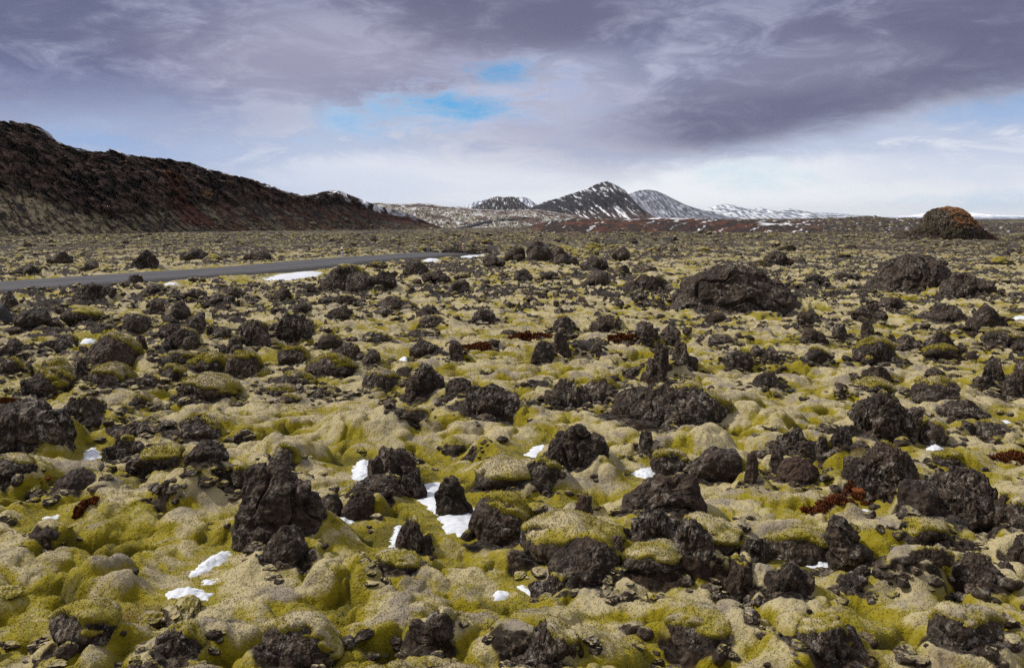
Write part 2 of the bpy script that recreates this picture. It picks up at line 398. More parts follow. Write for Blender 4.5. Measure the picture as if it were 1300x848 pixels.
# rocks read off the photo: x0, x1, ytop, ybot, kind (j jagged, r rounded, s slab, t spike), moss 0..1, short name, label
R = [
 (-14,88,503,584,'j',.0,'the big dark boulder at the left edge','big dark jagged boulder cut by the left edge of the scene'),
 (-20,46,577,613,'r',.2,None,None),(70,126,592,624,'r',.0,'the low brown rock','low smooth brown rock lying beside dark red heather'),
 (47,80,663,689,'j',.1,None,None),(163,231,568,599,'s',.35,'the flat dark slab','flat dark slab with yellow moss draped along its top'),
 (235,293,555,588,'s',.05,None,'smooth dark angular slab next to the flat mossy slab'),(135,182,552,584,'j',.25,None,None),
 (145,212,528,556,'j',.3,None,None),(208,282,528,560,'j',.25,None,None),(195,231,606,625,'t',.0,None,'small dark triangular rock poking out of green moss'),
 (275,318,588,624,'j',.45,'the arched rock','dark curved rock bridged by moss beside the tall square boulder'),
 (299,410,583,694,'b',.0,'the tall square boulder','tall dark speckled boulder with a square top and stepped shoulder'),
 (336,392,662,719,'r',.0,None,'rounded dark block leaning at the foot of the tall square boulder'),(379,406,694,723,'j',.0,None,None),
 (404,436,624,660,'r',.0,None,'dark rounded rock touching its larger twin beside the square boulder'),(434,479,621,661,'j',.0,'the rounded twin rocks','dark rock with a brown lit face beside a smaller twin'),
 (468,534,563,612,'j',.0,'the piled rocks','rugged dark boulder perched on top of a pile of rocks'),(445,514,602,633,'s',.0,None,'broad low dark rock under the perched rugged boulder'),
 (508,543,595,633,'j',.05,None,None),(556,597,602,655,'j',.3,'the upright boulder by the snow','upright dark boulder standing in the bent snow patch'),
 (501,556,655,708,'j',.15,'the brown wedge boulder','brown wedge-shaped boulder leaning on mossy ground beside a snow sliver'),(478,534,700,725,'r',.7,None,None),
 (584,602,672,687,'r',.1,None,None),(346,380,562,592,'r',.75,None,None),
 (690,770,537,597,'j',.0,'the slanted jagged slab','slanted jagged dark slab with torn upper edge above a snow patch'),
 (602,674,586,620,'r',.7,'the moss-backed dome','low dome of rock with mossy back and dark underside'),(664,712,581,621,'r',.35,None,'speckled round rock next to the low mossy dome'),
 (590,610,563,583,'t',.0,None,None),(567,591,562,578,'r',.1,None,None),
 (594,682,626,696,'r',.45,'the lichen-speckled boulder','large rounded boulder, lichen-speckled front and moss flowing down its back'),
 (724,756,624,658,'t',.1,None,'thin brown wedge of rock sticking out of a mossy fold'),
 (660,790,653,720,'r',.65,'the big double boulder','huge mossy-backed boulder with a second dome set against its front'),
 (695,788,676,742,'r',.35,None,'dark dome with pale lichen spots leaning on the huge mossy boulder'),(670,724,728,760,'j',.3,None,None),
 (789,868,688,729,'r',.55,'the rock with the white lichen blotch','moss-covered rock with a white lichen blotch on its dark end'),
 (824,872,570,604,'r',.55,None,'small moss-topped rock with dark hollow front near the yellow dome'),(810,834,544,576,'t',.1,None,None),
 (873,942,566,615,'r',.0,'the reddish-brown boulder','angular reddish-brown boulder below the yellow moss dome'),(943,966,572,618,'t',.0,None,'narrow upright dark rock beside the reddish-brown boulder'),
 (975,1008,563,607,'t',.0,None,'leaning pointed brown rock behind a lichen-spotted one'),(988,1042,580,618,'r',.0,None,'brown rock with one bright white lichen spot'),
 (984,1046,539,584,'j',.25,None,None),(1036,1090,540,587,'j',.2,None,None),
 (790,890,600,662,'j',.0,'the coarse dark boulder','wide coarse dark boulder with a ribbed face and jagged crest'),
 (800,868,640,697,'j',.0,None,'pale-lichened dark rock set against the coarse boulder'),(848,906,654,718,'j',.1,None,None),
 (854,946,657,703,'s',.55,'the flowing brown slab','flowing tongue of brown rock edged with moss'),
 (936,984,678,717,'j',.0,None,None),(914,978,706,758,'j',.15,'the notched dark block','notched dark block with mossy rim near the bottom edge'),(970,1034,708,757,'j',.05,None,'broad dark rock with grey lichen, close to the bottom edge'),
 (976,1064,668,718,'r',.6,'the dark mossy ledge','long dark ledge roofed with moss above a thin snow line'),
 (1086,1176,496,564,'j',.0,'the great slanting outcrop','tall dark pyramidal head of the great slanting outcrop'),(1070,1170,556,636,'j',.1,None,'middle mass of the great slanting outcrop, speckled dark brown'),
 (1140,1264,594,667,'j',.05,None,'lower slanting end of the great dark outcrop, orange-flecked'),
 (1256,1292,624,672,'r',.2,None,None),(1280,1330,632,678,'r',.75,None,None),
 (1054,1128,648,724,'t',.0,'the pointed spike rock','pointed dark spike leaning over mossy ground'),(1016,1072,682,717,'j',.1,None,None),(1062,1106,724,752,'j',.1,None,None),
 (1139,1202,656,696,'s',.65,None,'slanted slab with moss over its top and dark lower lip'),(1138,1214,692,718,'j',.15,None,None),
 (1208,1288,702,746,'j',.1,'the dark rock row','broad dark rough rock with a white lichen streak, near the bottom edge'),(1274,1316,676,716,'j',.0,None,None),(1210,1240,682,700,'r',.1,None,None),
 (1230,1284,533,560,'r',.2,None,None),(1168,1200,533,567,'r',.25,None,None),(1186,1222,572,592,'r',.7,None,None),
 (60,150,764,822,'r',.6,None,None),(196,262,790,838,'j',.3,None,None),(330,430,778,846,'r',.55,None,None),(520,588,770,816,'j',.2,None,None),
 (640,745,784,850,'j',.35,None,None),(846,930,775,826,'r',.6,None,None),(1000,1100,780,848,'j',.25,None,None),(1180,1270,768,826,'r',.5,None,None),
 # left mid field
 (0,24,368,395,'j',.05,None,None),(-6,18,386,413,'s',.0,None,'grey smooth rock cut by the left edge near the road'),(14,64,390,418,'s',.0,'the slate-grey slab','tilted smooth slate-grey slab near the left edge'),
 (96,146,358,384,'j',.0,None,'dark ragged rock row right beside the road'),(158,188,348,364,'j',.1,'the roadside boulder','dark boulder standing against the grey road'),(180,213,359,374,'j',.05,None,None),
 (228,264,366,379,'j',.1,None,None),(282,311,362,378,'j',.1,None,None),(266,300,371,385,'j',.2,None,None),
 (187,212,377,399,'t',.0,None,None),(210,242,381,407,'j',.0,None,None),(79,128,387,410,'r',.5,None,None),(155,194,397,425,'r',.15,None,None),
 (193,232,410,429,'j',.0,None,None),(229,263,395,428,'t',.0,'the peaked dark rock','peaked jagged dark rock amid smaller rocks in the left field'),(268,293,413,431,'r',.1,None,None),
 (290,348,404,444,'j',.1,'the speckled wide boulder','wide dark boulder speckled with lichen, in the left field'),(338,400,395,440,'j',.05,None,None),
 (50,100,424,448,'j',.15,None,None),(112,176,423,465,'r',.5,'the moss-sided mound rock','rounded mound rock, moss down one side and dark brown face'),(168,191,423,455,'t',.05,None,None),
 (203,257,415,448,'j',.2,None,None),(279,311,425,450,'t',.1,None,None),(0,29,428,455,'j',.1,None,None),(0,30,453,478,'r',.35,None,None),
 (192,257,444,463,'s',.5,None,None),(238,293,447,479,'r',.65,None,None),(288,332,445,480,'r',.55,None,None),
 (28,90,467,505,'r',.3,None,None),(52,92,456,487,'r',.85,None,None),(88,113,451,487,'t',.1,None,None),(116,172,458,492,'r',.7,None,None),(168,206,472,493,'j',.1,None,None),
 (206,237,461,484,'r',.8,None,'round moss-covered ball of rock in the left field'),(222,303,476,507,'r',.7,'the grey mossy whaleback','long grey mossy whaleback rock in the left field'),
 (76,144,499,545,'j',.15,None,None),(144,170,514,538,'r',.3,None,None),(168,194,497,515,'r',.5,None,None),
 # centre mid field
 (405,480,335,370,'j',.35,'the roadside rock ridge','dark rock ridge with mossy crest beyond the roadside snow bank'),(466,504,343,366,'j',.1,None,None),(511,544,327,349,'j',.2,None,None),
 (535,573,342,359,'j',.0,None,None),(568,598,354,373,'j',.15,None,None),(347,370,366,382,'j',.1,None,None),(404,462,374,387,'s',.2,None,None),(476,532,375,393,'s',.2,None,None),
 (363,397,382,396,'j',.1,None,None),(474,499,389,401,'j',.0,None,None),(415,450,389,406,'s',.05,None,None),(357,400,395,418,'j',.1,None,None),
 (532,567,399,415,'r',.15,None,None),(597,632,391,411,'j',.1,None,None),(459,497,419,435,'r',.3,None,None),(517,544,417,431,'r',.1,None,None),
 (403,433,423,444,'r',.1,None,None),(420,462,434,459,'j',.2,None,None),(459,484,441,464,'j',.1,None,None),(519,566,431,454,'j',.0,None,None),(569,590,434,460,'t',.0,None,None),
 (352,392,440,464,'r',.4,None,None),(387,450,448,481,'r',.5,None,'dark rock with a thick pale moss cap in the central field'),(342,400,471,496,'r',.4,None,None),(335,374,488,504,'r',.4,None,None),
 (395,433,488,506,'j',.3,None,None),(354,382,500,513,'r',.3,None,None),(460,506,469,497,'r',.4,'the moss-capped round rock','round dark rock wearing a neat moss cap in the central field'),(502,524,464,480,'j',.2,None,None),
 (514,566,460,507,'j',.0,'the craggy dark rock','craggy dark rock with pale lichen, rising from central moss'),(565,600,478,511,'r',.05,None,None),(579,663,486,533,'j',.05,'the broad dark crag','broad dark crag of broken lava in the central field'),
 (497,544,518,536,'s',.2,None,None),
 (846,1016,330,393,'j',.12,'the great dark mound','great dark mound of broken lava beyond the middle field'),(790,852,343,370,'j',.35,None,None),(736,773,325,342,'j',.0,None,None),(740,773,343,360,'j',.0,None,None),
 (652,677,342,356,'j',.0,None,None),(685,709,343,356,'j',.0,None,None),(814,852,373,392,'j',.15,None,None),(700,732,400,420,'j',.1,None,None),(748,793,398,422,'j',.25,None,None),
 (804,836,406,429,'t',.05,None,None),(832,869,411,434,'j',.1,None,None),(895,923,394,411,'r',.2,None,None),(674,704,431,464,'r',.1,None,'leaning grey lichened rock paired with a darker one'),
 (698,726,420,456,'j',.0,'the leaning grey rock','dark upright rock paired with a leaning grey one'),(748,765,434,449,'r',.0,None,None),
 (820,858,431,487,'t',.0,'the twin-topped tower','dark tower rock, taller half of a twin-topped stack'),(846,886,433,470,'t',.0,None,None),(794,819,463,478,'j',.1,None,None),
 (918,956,443,467,'r',.15,None,'round lichen-speckled rock at the middle of the field'),(944,975,436,463,'j',.1,None,None),(898,931,423,438,'r',.1,None,None),
 (690,752,478,518,'j',.4,'the mossy arch rock','arched mossy slab with dark hollow beneath'),(736,790,477,520,'r',.4,None,None),
 (774,940,483,546,'j',.28,'the large mossy mound','large mossy mound with broken dark rock face'),(776,818,493,525,'r',.0,None,'pale grey lichened block on the flank of the large mossy mound'),
 # right mid field
 (1086,1220,317,371,'r',.12,'the cracked dome','big dark dome of rock split by a deep crack'),(1190,1256,345,380,'j',.1,None,'ragged tail of broken rock running down from the cracked dome'),
 (1228,1276,386,418,'j',.1,None,None),(1168,1224,384,409,'j',.2,None,None),(1010,1039,391,413,'j',.1,None,None),(1076,1126,384,406,'j',.1,None,None),(1116,1146,375,393,'r',.2,None,None),
 (1054,1076,410,431,'j',.0,None,None),(1093,1121,403,439,'t',.0,'the upright pillar rock','upright dark pillar rock in the right field'),(1080,1132,426,459,'r',.5,None,None),(1012,1046,415,436,'j',.0,None,None),
 (1134,1171,424,446,'j',.15,None,None),(1168,1213,419,449,'j',.3,None,None),(1170,1217,438,461,'r',.45,None,None),(1246,1306,416,436,'r',.3,None,None),
 (1092,1128,462,484,'j',.05,None,None),(1230,1282,453,500,'t',.0,'the angular crag','angular dark crag with pointed top near the right edge'),(1270,1316,470,506,'j',.0,None,None),
 (1156,1226,479,513,'r',.3,'the moss-capped crag','dark hollow-fronted rock with pale moss cap in the right field'),(1174,1204,465,481,'j',.05,None,None),(1190,1258,504,535,'j',.1,None,None),
 (1060,1080,486,506,'t',.0,None,None),(1086,1134,481,500,'r',.5,None,None),(966,996,438,461,'j',.1,None,None),(1020,1050,441,461,'r',.35,None,None),(955,992,470,494,'r',.15,None,None),
 (1288,1320,452,478,'j',.0,None,None),(1076,1112,510,534,'s',.3,None,None),
 # far
 (668,704,305,331,'j',.0,'the far dark hump','dark hump of rock standing out far down the field'),(640,668,312,330,'j',.0,None,None),(700,722,312,330,'j',.0,None,None),(776,800,313,329,'j',.0,None,None),(744,772,327,342,'j',.0,None,None),
 (785,800,336,348,'j',.0,None,None),(966,1006,318,335,'j',.1,None,None),(166,204,316,342,'j',.0,'the dark clump across the road','dark ragged rock clump on the far side of the road'),(228,262,314,330,'j',.05,None,None),(60,92,318,334,'j',.05,None,None),
 (1240,1262,356,372,'j',.0,None,None),(1018,1050,346,360,'j',.1,None,None),(1058,1090,344,358,'j',.1,None,None),(20,52,334,348,'j',.1,None,None),(100,130,330,344,'j',.1,None,None),(310,345,318,330,'j',.1,None,None),
 (612,642,322,336,'j',.05,None,None),(560,606,313,324,'j',.05,None,None),(702,736,322,335,'j',.05,None,None),
]
# ------------------------------------------------------------------ the ground
DOMEW = []
for x0, x1, yt, yb in DOMES:
    a = P((x0 + x1) / 2, yb); W = (x1 - x0) * a[1] / F; dp = 0.8 * W
    yc = a[1] + 0.45 * dp; hz = H - (yt - HY) * yc / F
    DOMEW.append((a[0] * yc / a[1], yc, W / 2, dp / 2, np.clip(hz, 0.10, 0.32 * W)))

def in_poly_soft(x, y, poly, rad):
    """distance-like falloff: 1 inside the outline, 0 beyond rad"""
    d = np.full(x.shape, 1e9); ins = np.zeros(x.shape, bool)
    n = len(poly)
    for i in range(n):
        ax, ay = poly[i]; bx, by = poly[(i + 1) % n]
        vx, vy = bx - ax, by - ay
        t = np.clip(((x - ax) * vx + (y - ay) * vy) / (vx * vx + vy * vy + 1e-12), 0, 1)
        d = np.minimum(d, np.hypot(x - ax - t * vx, y - ay - t * vy))
        c = ((ay > y) != (by > y)) & (x < (bx - ax) * (y - ay) / (by - ay + 1e-12) + ax)
        ins ^= c
    return ins, d

def snow_flat(x, y):
    flat = np.zeros_like(x)
    for n, w in enumerate(SNOWW):
        c = w.mean(0); ext = np.abs(w - c).max()
        m = (0.25 + 0.012 * c[1]) * (1.12 if n in (6, 10) else 1.0)
        i = np.nonzero((np.abs(x - c[0]) < ext + 3 * m) & (np.abs(y - c[1]) < ext + 6 * m))[0]
        ins, d = in_poly_soft(x[i], y[i], w, m)
        flat[i] = np.maximum(flat[i], np.where(ins, 1.0, sstep(1.0, 0.0, d / (1.6 * m))))
    return flat

def ground_full(x, y):
    shp = x.shape; x = x.ravel(); y = y.ravel()
    r = np.hypot(x, y)
    wx = x + 0.65 * fbm2(x / 2.6, y / 2.6, 60, 3); wy = y + 0.65 * fbm2(x / 2.6 + 9, y / 2.6, 61, 3)
    p1, v1 = pillow(wx, wy * 1.1, 1.6, 3, 8.0)
    wx2 = x + 0.20 * fbm2(x / 0.9, y / 0.9, 62, 3); wy2 = y + 0.20 * fbm2(x / 0.8 + 5, y / 0.8, 63, 3)
    p2, v2 = pillow(wx2, wy2 * 1.3, 0.58, 5, 22.0)
    p3, v3 = pillow(wx2 + 0.06 * gn2(x * 4, y * 4, 3), (wy2 + 0.06 * gn2(x * 4, y * 4, 4)) * 1.2, 0.27, 8, 20.0)
    def dome(p, v, e=2.6): return (1 - np.clip(p, 0, 1.2) ** e) * (0.55 + 0.9 * v) - 0.62
    lump = sstep(-0.50, 0.20, fbm2(x / 4.5, y / 4.5, 70, 3))
    fine = sstep(-0.45, 0.25, fbm2(x / 2.2, y / 2.2, 71, 2))
    a2 = 0.055 + 0.110 * lump; a3 = 0.022 + 0.045 * fine
    z = 0.15 * dome(p1, v1, 2.0) + a2 * dome(p2, v2, 2.2) + a3 * dome(p3, v3, 2.4)
    z = z + 0.10 * fbm2(x / 2.4, y / 1.5, 74, 3) + 0.030 * fbm2(x * 2.6, y * 2.6, 72, 3) + 0.007 * fbm2(x * 13, y * 13, 76, 3, g=0.6)
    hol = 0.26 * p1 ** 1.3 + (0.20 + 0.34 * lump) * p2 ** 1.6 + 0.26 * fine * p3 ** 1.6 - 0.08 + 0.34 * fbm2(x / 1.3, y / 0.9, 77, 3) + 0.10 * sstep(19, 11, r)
    nr = np.nonzero(r < 42)[0]
    if len(nr):
        p4, v4 = pillow(wx2[nr] + 0.03 * gn2(x[nr] * 9, y[nr] * 9, 6), wy2[nr], 0.105, 12, 10.0)
        w4 = sstep(42, 22, r[nr]) * (0.35 + 0.65 * sstep(-0.2, 0.3, fbm2(x[nr] / 0.8, y[nr] / 0.8, 79, 2)))
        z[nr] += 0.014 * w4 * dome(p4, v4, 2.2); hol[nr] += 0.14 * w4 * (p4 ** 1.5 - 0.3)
    # broken rock showing through the moss, and dark rock in the cushion gaps, also painting their shade
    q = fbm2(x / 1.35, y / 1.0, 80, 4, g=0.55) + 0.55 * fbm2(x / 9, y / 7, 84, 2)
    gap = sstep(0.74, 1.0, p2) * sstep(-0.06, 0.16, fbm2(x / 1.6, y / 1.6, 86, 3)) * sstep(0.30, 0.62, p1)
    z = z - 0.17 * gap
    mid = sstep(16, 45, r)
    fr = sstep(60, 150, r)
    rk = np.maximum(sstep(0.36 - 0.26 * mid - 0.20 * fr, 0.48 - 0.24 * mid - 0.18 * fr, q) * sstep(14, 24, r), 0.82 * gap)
    jag = np.abs(fbm2(x * 2.2, y * 2.2, 88, 4, g=0.6)) * 0.9 + 0.25 * fbm2(x * 7, y * 7, 90, 2)
    z = z + rk * (0.06 + 0.38 * jag) * (0.5 + 0.7 * mid)
    keep = np.ones_like(x)
    near = r < 60
    for cx, cy, rx, ry, hz in DOMEW:
        i = np.nonzero(near & (np.abs(x - cx) < 1.6 * rx) & (np.abs(y - cy) < 1.6 * ry))[0]
        u = ((x[i] - cx) / rx) ** 2 + ((y[i] - cy) / ry) ** 2
        b = np.clip(1 - u / 1.5, 0, 1); b = b * b * (3 - 2 * b)
        z[i] += hz * 0.85 * b; rk[i] *= 1 - sstep(0.1, 0.4, b); hol[i] -= 0.10 * b
    flat = snow_flat(x, y)
    z = z * (1 - flat) - 0.04 * flat; rk *= 1 - flat; hol += 0.25 * flat
    rd = road_dist(x, y); w = sstep(6.2, 3.9, rd)
    z *= 1 - w; rk = np.maximum(rk * (1 - w), sstep(5.2, 4.2, rd) * 0.9)
    far = sstep(55, 175, r)
    z = z * (1 - 0.3 * sstep(300, 900, r))
    z = z + ground_low(x, y) - 0.12 * w
    # below any hill patches far out nothing special; the ground curves on as one sheet
    return z.reshape(shp), hol.reshape(shp), rk.reshape(shp), far.reshape(shp)

def skirt(X, Y, both=False):
    """moss piled up against the foot of the bigger rocks"""
    shp = X.shape; x = X.ravel(); y = Y.ravel(); add = np.zeros_like(x); ring = np.zeros_like(x)
    o = np.argsort(y); ys = y[o]
    for cx, cy, a, b, hz in FOOT:
        if cy > 70: continue
        lo, hi = np.searchsorted(ys, (cy - 2.2 * b - .3, cy + 2.2 * b + .3)); i = o[lo:hi]; i = i[np.abs(x[i] - cx) < 2 * a + .3]
        u = np.hypot((x[i] - cx) / (a + 0.05), (y[i] - cy) / (b + 0.05))
        h = np.minimum(0.32 * hz + 0.03, 0.36) * np.clip((y[i] - cy) / b * 0.6 + 0.5 + 0.25 * (x[i] - cx) / a, 0.14, 1.0)
        add[i] = np.maximum(add[i], h * sstep(2.0, 0.95, u))
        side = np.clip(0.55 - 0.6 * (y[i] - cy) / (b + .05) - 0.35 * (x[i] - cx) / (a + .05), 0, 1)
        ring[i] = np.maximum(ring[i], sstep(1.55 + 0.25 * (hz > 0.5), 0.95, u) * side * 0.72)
    keep = 1 - sstep(0.2, 0.75, snow_flat(x, y)); add *= keep; ring *= keep
    return (add.reshape(shp), ring.reshape(shp)) if both else add.reshape(shp)

def build_ground():
    yy = np.concatenate([np.arange(980, 560, -0.9), np.arange(560, 400, -0.62), np.arange(400, 281.2, -0.45)])
    r = H * F / (yy - HY)
    r = np.concatenate([[0.05, 0.6, 1.3, 2.1, 3.1, 4.3, 5.3], r[r > 6.0], [1600, 2200, 3200, 5000, 8000, 11000, 14500]])
    fine = np.radians(np.linspace(-36, 36, 1050))
    co = np.radians(np.linspace(36, 324, 150))[1:]
    th = np.concatenate([fine, co])
    RR, TT = np.meshgrid(r, th, indexing='ij')
    X = RR * np.sin(TT); Y = RR * np.cos(TT)
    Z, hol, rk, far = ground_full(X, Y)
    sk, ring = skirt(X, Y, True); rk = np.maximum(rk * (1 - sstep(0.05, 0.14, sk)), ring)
    Z = Z + sk + ring * 0.16 * np.abs(fbm2(X * 3.3, Y * 3.3, 92, 4, g=0.6))
    Z = np.where(RR < 4.0, Z * 0.2 - 0.2, Z)
    V = np.stack([X.ravel(), Y.ravel(), Z.ravel()], 1)
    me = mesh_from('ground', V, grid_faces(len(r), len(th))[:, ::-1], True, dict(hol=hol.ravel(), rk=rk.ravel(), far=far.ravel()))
    o = obj('ground', me, GROUND); tag(o, 'rolling lava field cushioned in pale and yellow woolly moss', 'ground', None, 'structure')
    return o

def gl1(x, y): return float(ground_low(np.array([x]), np.array([y]))[0])

# ------------------------------------------------------------------ rocks
def rock_shape(seed, sub, kind, asp=(1.0, 0.85, 0.65)):
    """unit lava block: rough verts, smooth verts, faces; x,y in [-.5,.5], z from about -.3 to 1. Relief is the same size in every
    direction for a block of the given proportions."""
    D, Fc = ico(sub); r_ = np.random.default_rng(seed)
    npl = {'j': 12, 'r': 16, 's': 11, 't': 10, 'b': 6}[kind]
    nrm = r_.normal(size=(npl, 3)); nrm /= np.linalg.norm(nrm, axis=1)[:, None]
    dist = r_.uniform(0.60, 1.0, npl) if kind != 'r' else r_.uniform(0.76, 1.02, npl)
    if kind in 'bt':
        a = r_.uniform(0, 6.28); bx = []
        for q in range(4): bx.append((math.cos(a + q * 1.57 + r_.uniform(-.3, .3)), math.sin(a + q * 1.57 + r_.uniform(-.3, .3)), r_.uniform(-0.05, 0.28)))
        bx += [(r_.uniform(-.3, .3), r_.uniform(-.3, .3), 1), (0, 0, -1)]
        bx = np.array(bx); bx /= np.linalg.norm(bx, axis=1)[:, None]
        nrm = np.vstack([nrm, bx]); dist = np.concatenate([dist * 0.2 + 0.82, r_.uniform(0.58, 0.72, 4), [0.72, 0.9]])
    k = {'j': 42, 'r': 10, 's': 30, 't': 40, 'b': 40}[kind]
    inv = np.clip(D @ nrm.T, 0.0, None) / dist
    rs = 1.0 / (np.log(np.exp(k * inv).sum(1) + math.exp(k * 0.9)) / k)
    o = r_.uniform(-50, 50, 3)
    rs = rs * (1 + 0.16 * fbm3(D * 1.3 + o, 1, 2))
    A = np.array([asp[0], asp[1], asp[2] * 0.72]); A = A / A.max()
    S = D * rs[:, None]
    tz = np.clip(S[:, 2], -1, 1.2)
    S[:, :2] *= (1.06 - {'j': 0.16, 'r': 0.10, 's': 0.03, 't': 0.30, 'b': 0.10}[kind] * tz)[:, None]
    if kind in 'tb': S[:, 0] += r_.uniform(-0.22, 0.22) * tz
    S = S * A
    N = vnormals(S, Fc)
    amp = {'j': 1.0, 'r': 0.5, 's': 0.65, 't': 0.9, 'b': 0.85}[kind] * (0.55 + 0.45 * A.min())
    w1 = S + 0.10 * np.stack([gn3(S * 3 + o + 7 * q, 70 + q) for q in range(3)], 1)
    d = 0.10 * ridge3(w1 * 2.3 + o, 9, 2) + 0.10 * fbm3(w1 * 4.2 + o, 17, 3, 0.55)
    d = d - 0.075 * sstep(0.16, 0.0, np.abs(gn3(w1 * 2.6 + o + 3, 21)))                 # cracks
    if sub >= 4: d = d + 0.042 * ridge3(w1 * 10 + o, 25, 2)
    if sub >= 5: d = d + 0.026 * fbm3(S * 24 + o, 33, 2)
    kn = np.stack([fbm3(w1 * 3.4 + o + q, 60 + q, 3, 0.6) for q in range(3)], 1)
    V = S + N * (amp * d)[:, None] + amp * 0.10 * kn
    lo, hi = V.min(0), V.max(0)
    def fit(B):
        C = B.copy()
        C[:, :2] = (B[:, :2] - (lo[:2] + hi[:2]) / 2) / (hi[:2] - lo[:2])
        z0 = lo[2] + 0.30 * (hi[2] - lo[2])
        C[:, 2] = (B[:, 2] - z0) / (hi[2] - z0)
        return C
    return fit(V), fit(S), Fc

def block(seed, sub, kind, px, asp):
    """one rock: a main block with lesser blocks grown into its flanks, fitted to the unit box"""
    r_ = np.random.default_rng(seed + 5)
    if px < 26 or kind in 'rs' and px < 60: return rock_shape(seed, sub, kind, asp)
    n = {'j': int(r_.integers(2, 5)), 't': 2, 'r': 1, 's': 2, 'b': 3}[kind]
    big = {'j': 0.78, 't': 0.76, 'r': 0.94, 's': 0.85, 'b': 0.72}[kind]
    side = r_.uniform(-1, 1) * (1 - big) * 0.5 if kind != 'b' else -(1 - big) * 0.45
    m = np.array([big, 0.9, 1.0])
    V, S, Fc = rock_shape(seed, sub, kind, np.array(asp) * m)
    Vs = [V * m + [side, 0, 0]]; Ss = [S * m + [side, 0, 0]]; Fs = [Fc]; c0 = len(V)
    for k in range(n):
        w = r_.uniform(0.34, 0.60); h = r_.uniform(0.40, 0.80) if kind != 't' else r_.uniform(0.4, 0.6)
        sc = np.array([w, w * 1.1, h])
        v, q, f = rock_shape(seed + 31 * (k + 1), max(sub - 1, 3), 'jbr'[int(r_.integers(3))], np.array(asp) * sc)
        sg = -1 if (k + (side > 0)) % 2 == 0 else 1
        if kind == 'b': sg = 1 if k else -1; h *= 0.8 if k else 0.4
        off = np.array([sg * r_.uniform(0.5 - w * 0.62, 0.5 - w * 0.45), r_.uniform(-0.28, 0.12), 0])
        a = r_.uniform(-0.25, 0.25) * min(1, asp[0] / asp[2]); R2 = np.array([[math.cos(a), 0, math.sin(a)], [0, 1, 0], [-math.sin(a), 0, math.cos(a)]])
        Vs.append((v * sc) @ R2.T + off); Ss.append((q * sc) @ R2.T + off); Fs.append(f + c0); c0 += len(v)
    V = np.concatenate(Vs); S = np.concatenate(Ss)
    lo, hi = V.min(0), V.max(0)
    for A in (V, S):
        A[:, :2] = (A[:, :2] - (lo[:2] + hi[:2]) / 2) / (hi[:2] - lo[:2]); A[:, 2] /= hi[2]
    return V, S, np.concatenate(Fs)

CAPS = []
def largest_piece(nv, Fc):
    lab = np.arange(nv)
    while True:
        m = lab[Fc].min(1); new = lab.copy()
        for k in range(3): np.minimum.at(new, Fc[:, k], m)
        new = new[new]
        if (new == lab).all(): break
        lab = new
    fl = lab[Fc[:, 0]]; u, c = np.unique(fl, return_counts=True)
    return fl == u[np.argmax(c)]

def moss_cap(name, S, Fc, size, amount, seed, world):
    """a soft cushion that lies over the upper and right-hand side of a block; a separate closed-looking skin"""
    W = max(size[0], 0.2)
    N = vnormals(S, Fc)
    o = np.random.default_rng(seed).uniform(-40, 40, 3)
    q = N @ np.array([0.36, 0.46, 0.81]) + 0.42 * fbm3(S * (1.9 / W) + o, 3, 4, 0.6)
    thr = 0.90 - 1.15 * amount
    mask = sstep(thr, thr + 0.26, q)
    T = 0.035 * W + 0.018
    bump = 0.9 * fbm3(S * (3.2 / W) + o, 31, 3) + 0.5 * fbm3(S * 5.5 + o, 41, 3, 0.6)
    V = S + N * (T * (mask * (1.35 + 1.0 * bump) - 0.35) + 0.012)[:, None]
    keep = (mask[Fc] > 0.06).any(1)
    if keep.sum() < 8: return None
    f = Fc[keep]; f = f[largest_piece(len(S), f)]
    if len(f) < 8: return None
    used = np.unique(f); mp = np.full(len(S), -1); mp[used] = np.arange(len(used))
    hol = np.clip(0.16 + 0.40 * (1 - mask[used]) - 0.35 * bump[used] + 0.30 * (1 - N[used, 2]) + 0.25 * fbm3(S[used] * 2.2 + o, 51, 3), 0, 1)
    CAPS.append((None, V[used], mp[f], hol))
    me = mesh_from(name, V[used], mp[f], True, dict(hol=hol))
    return me

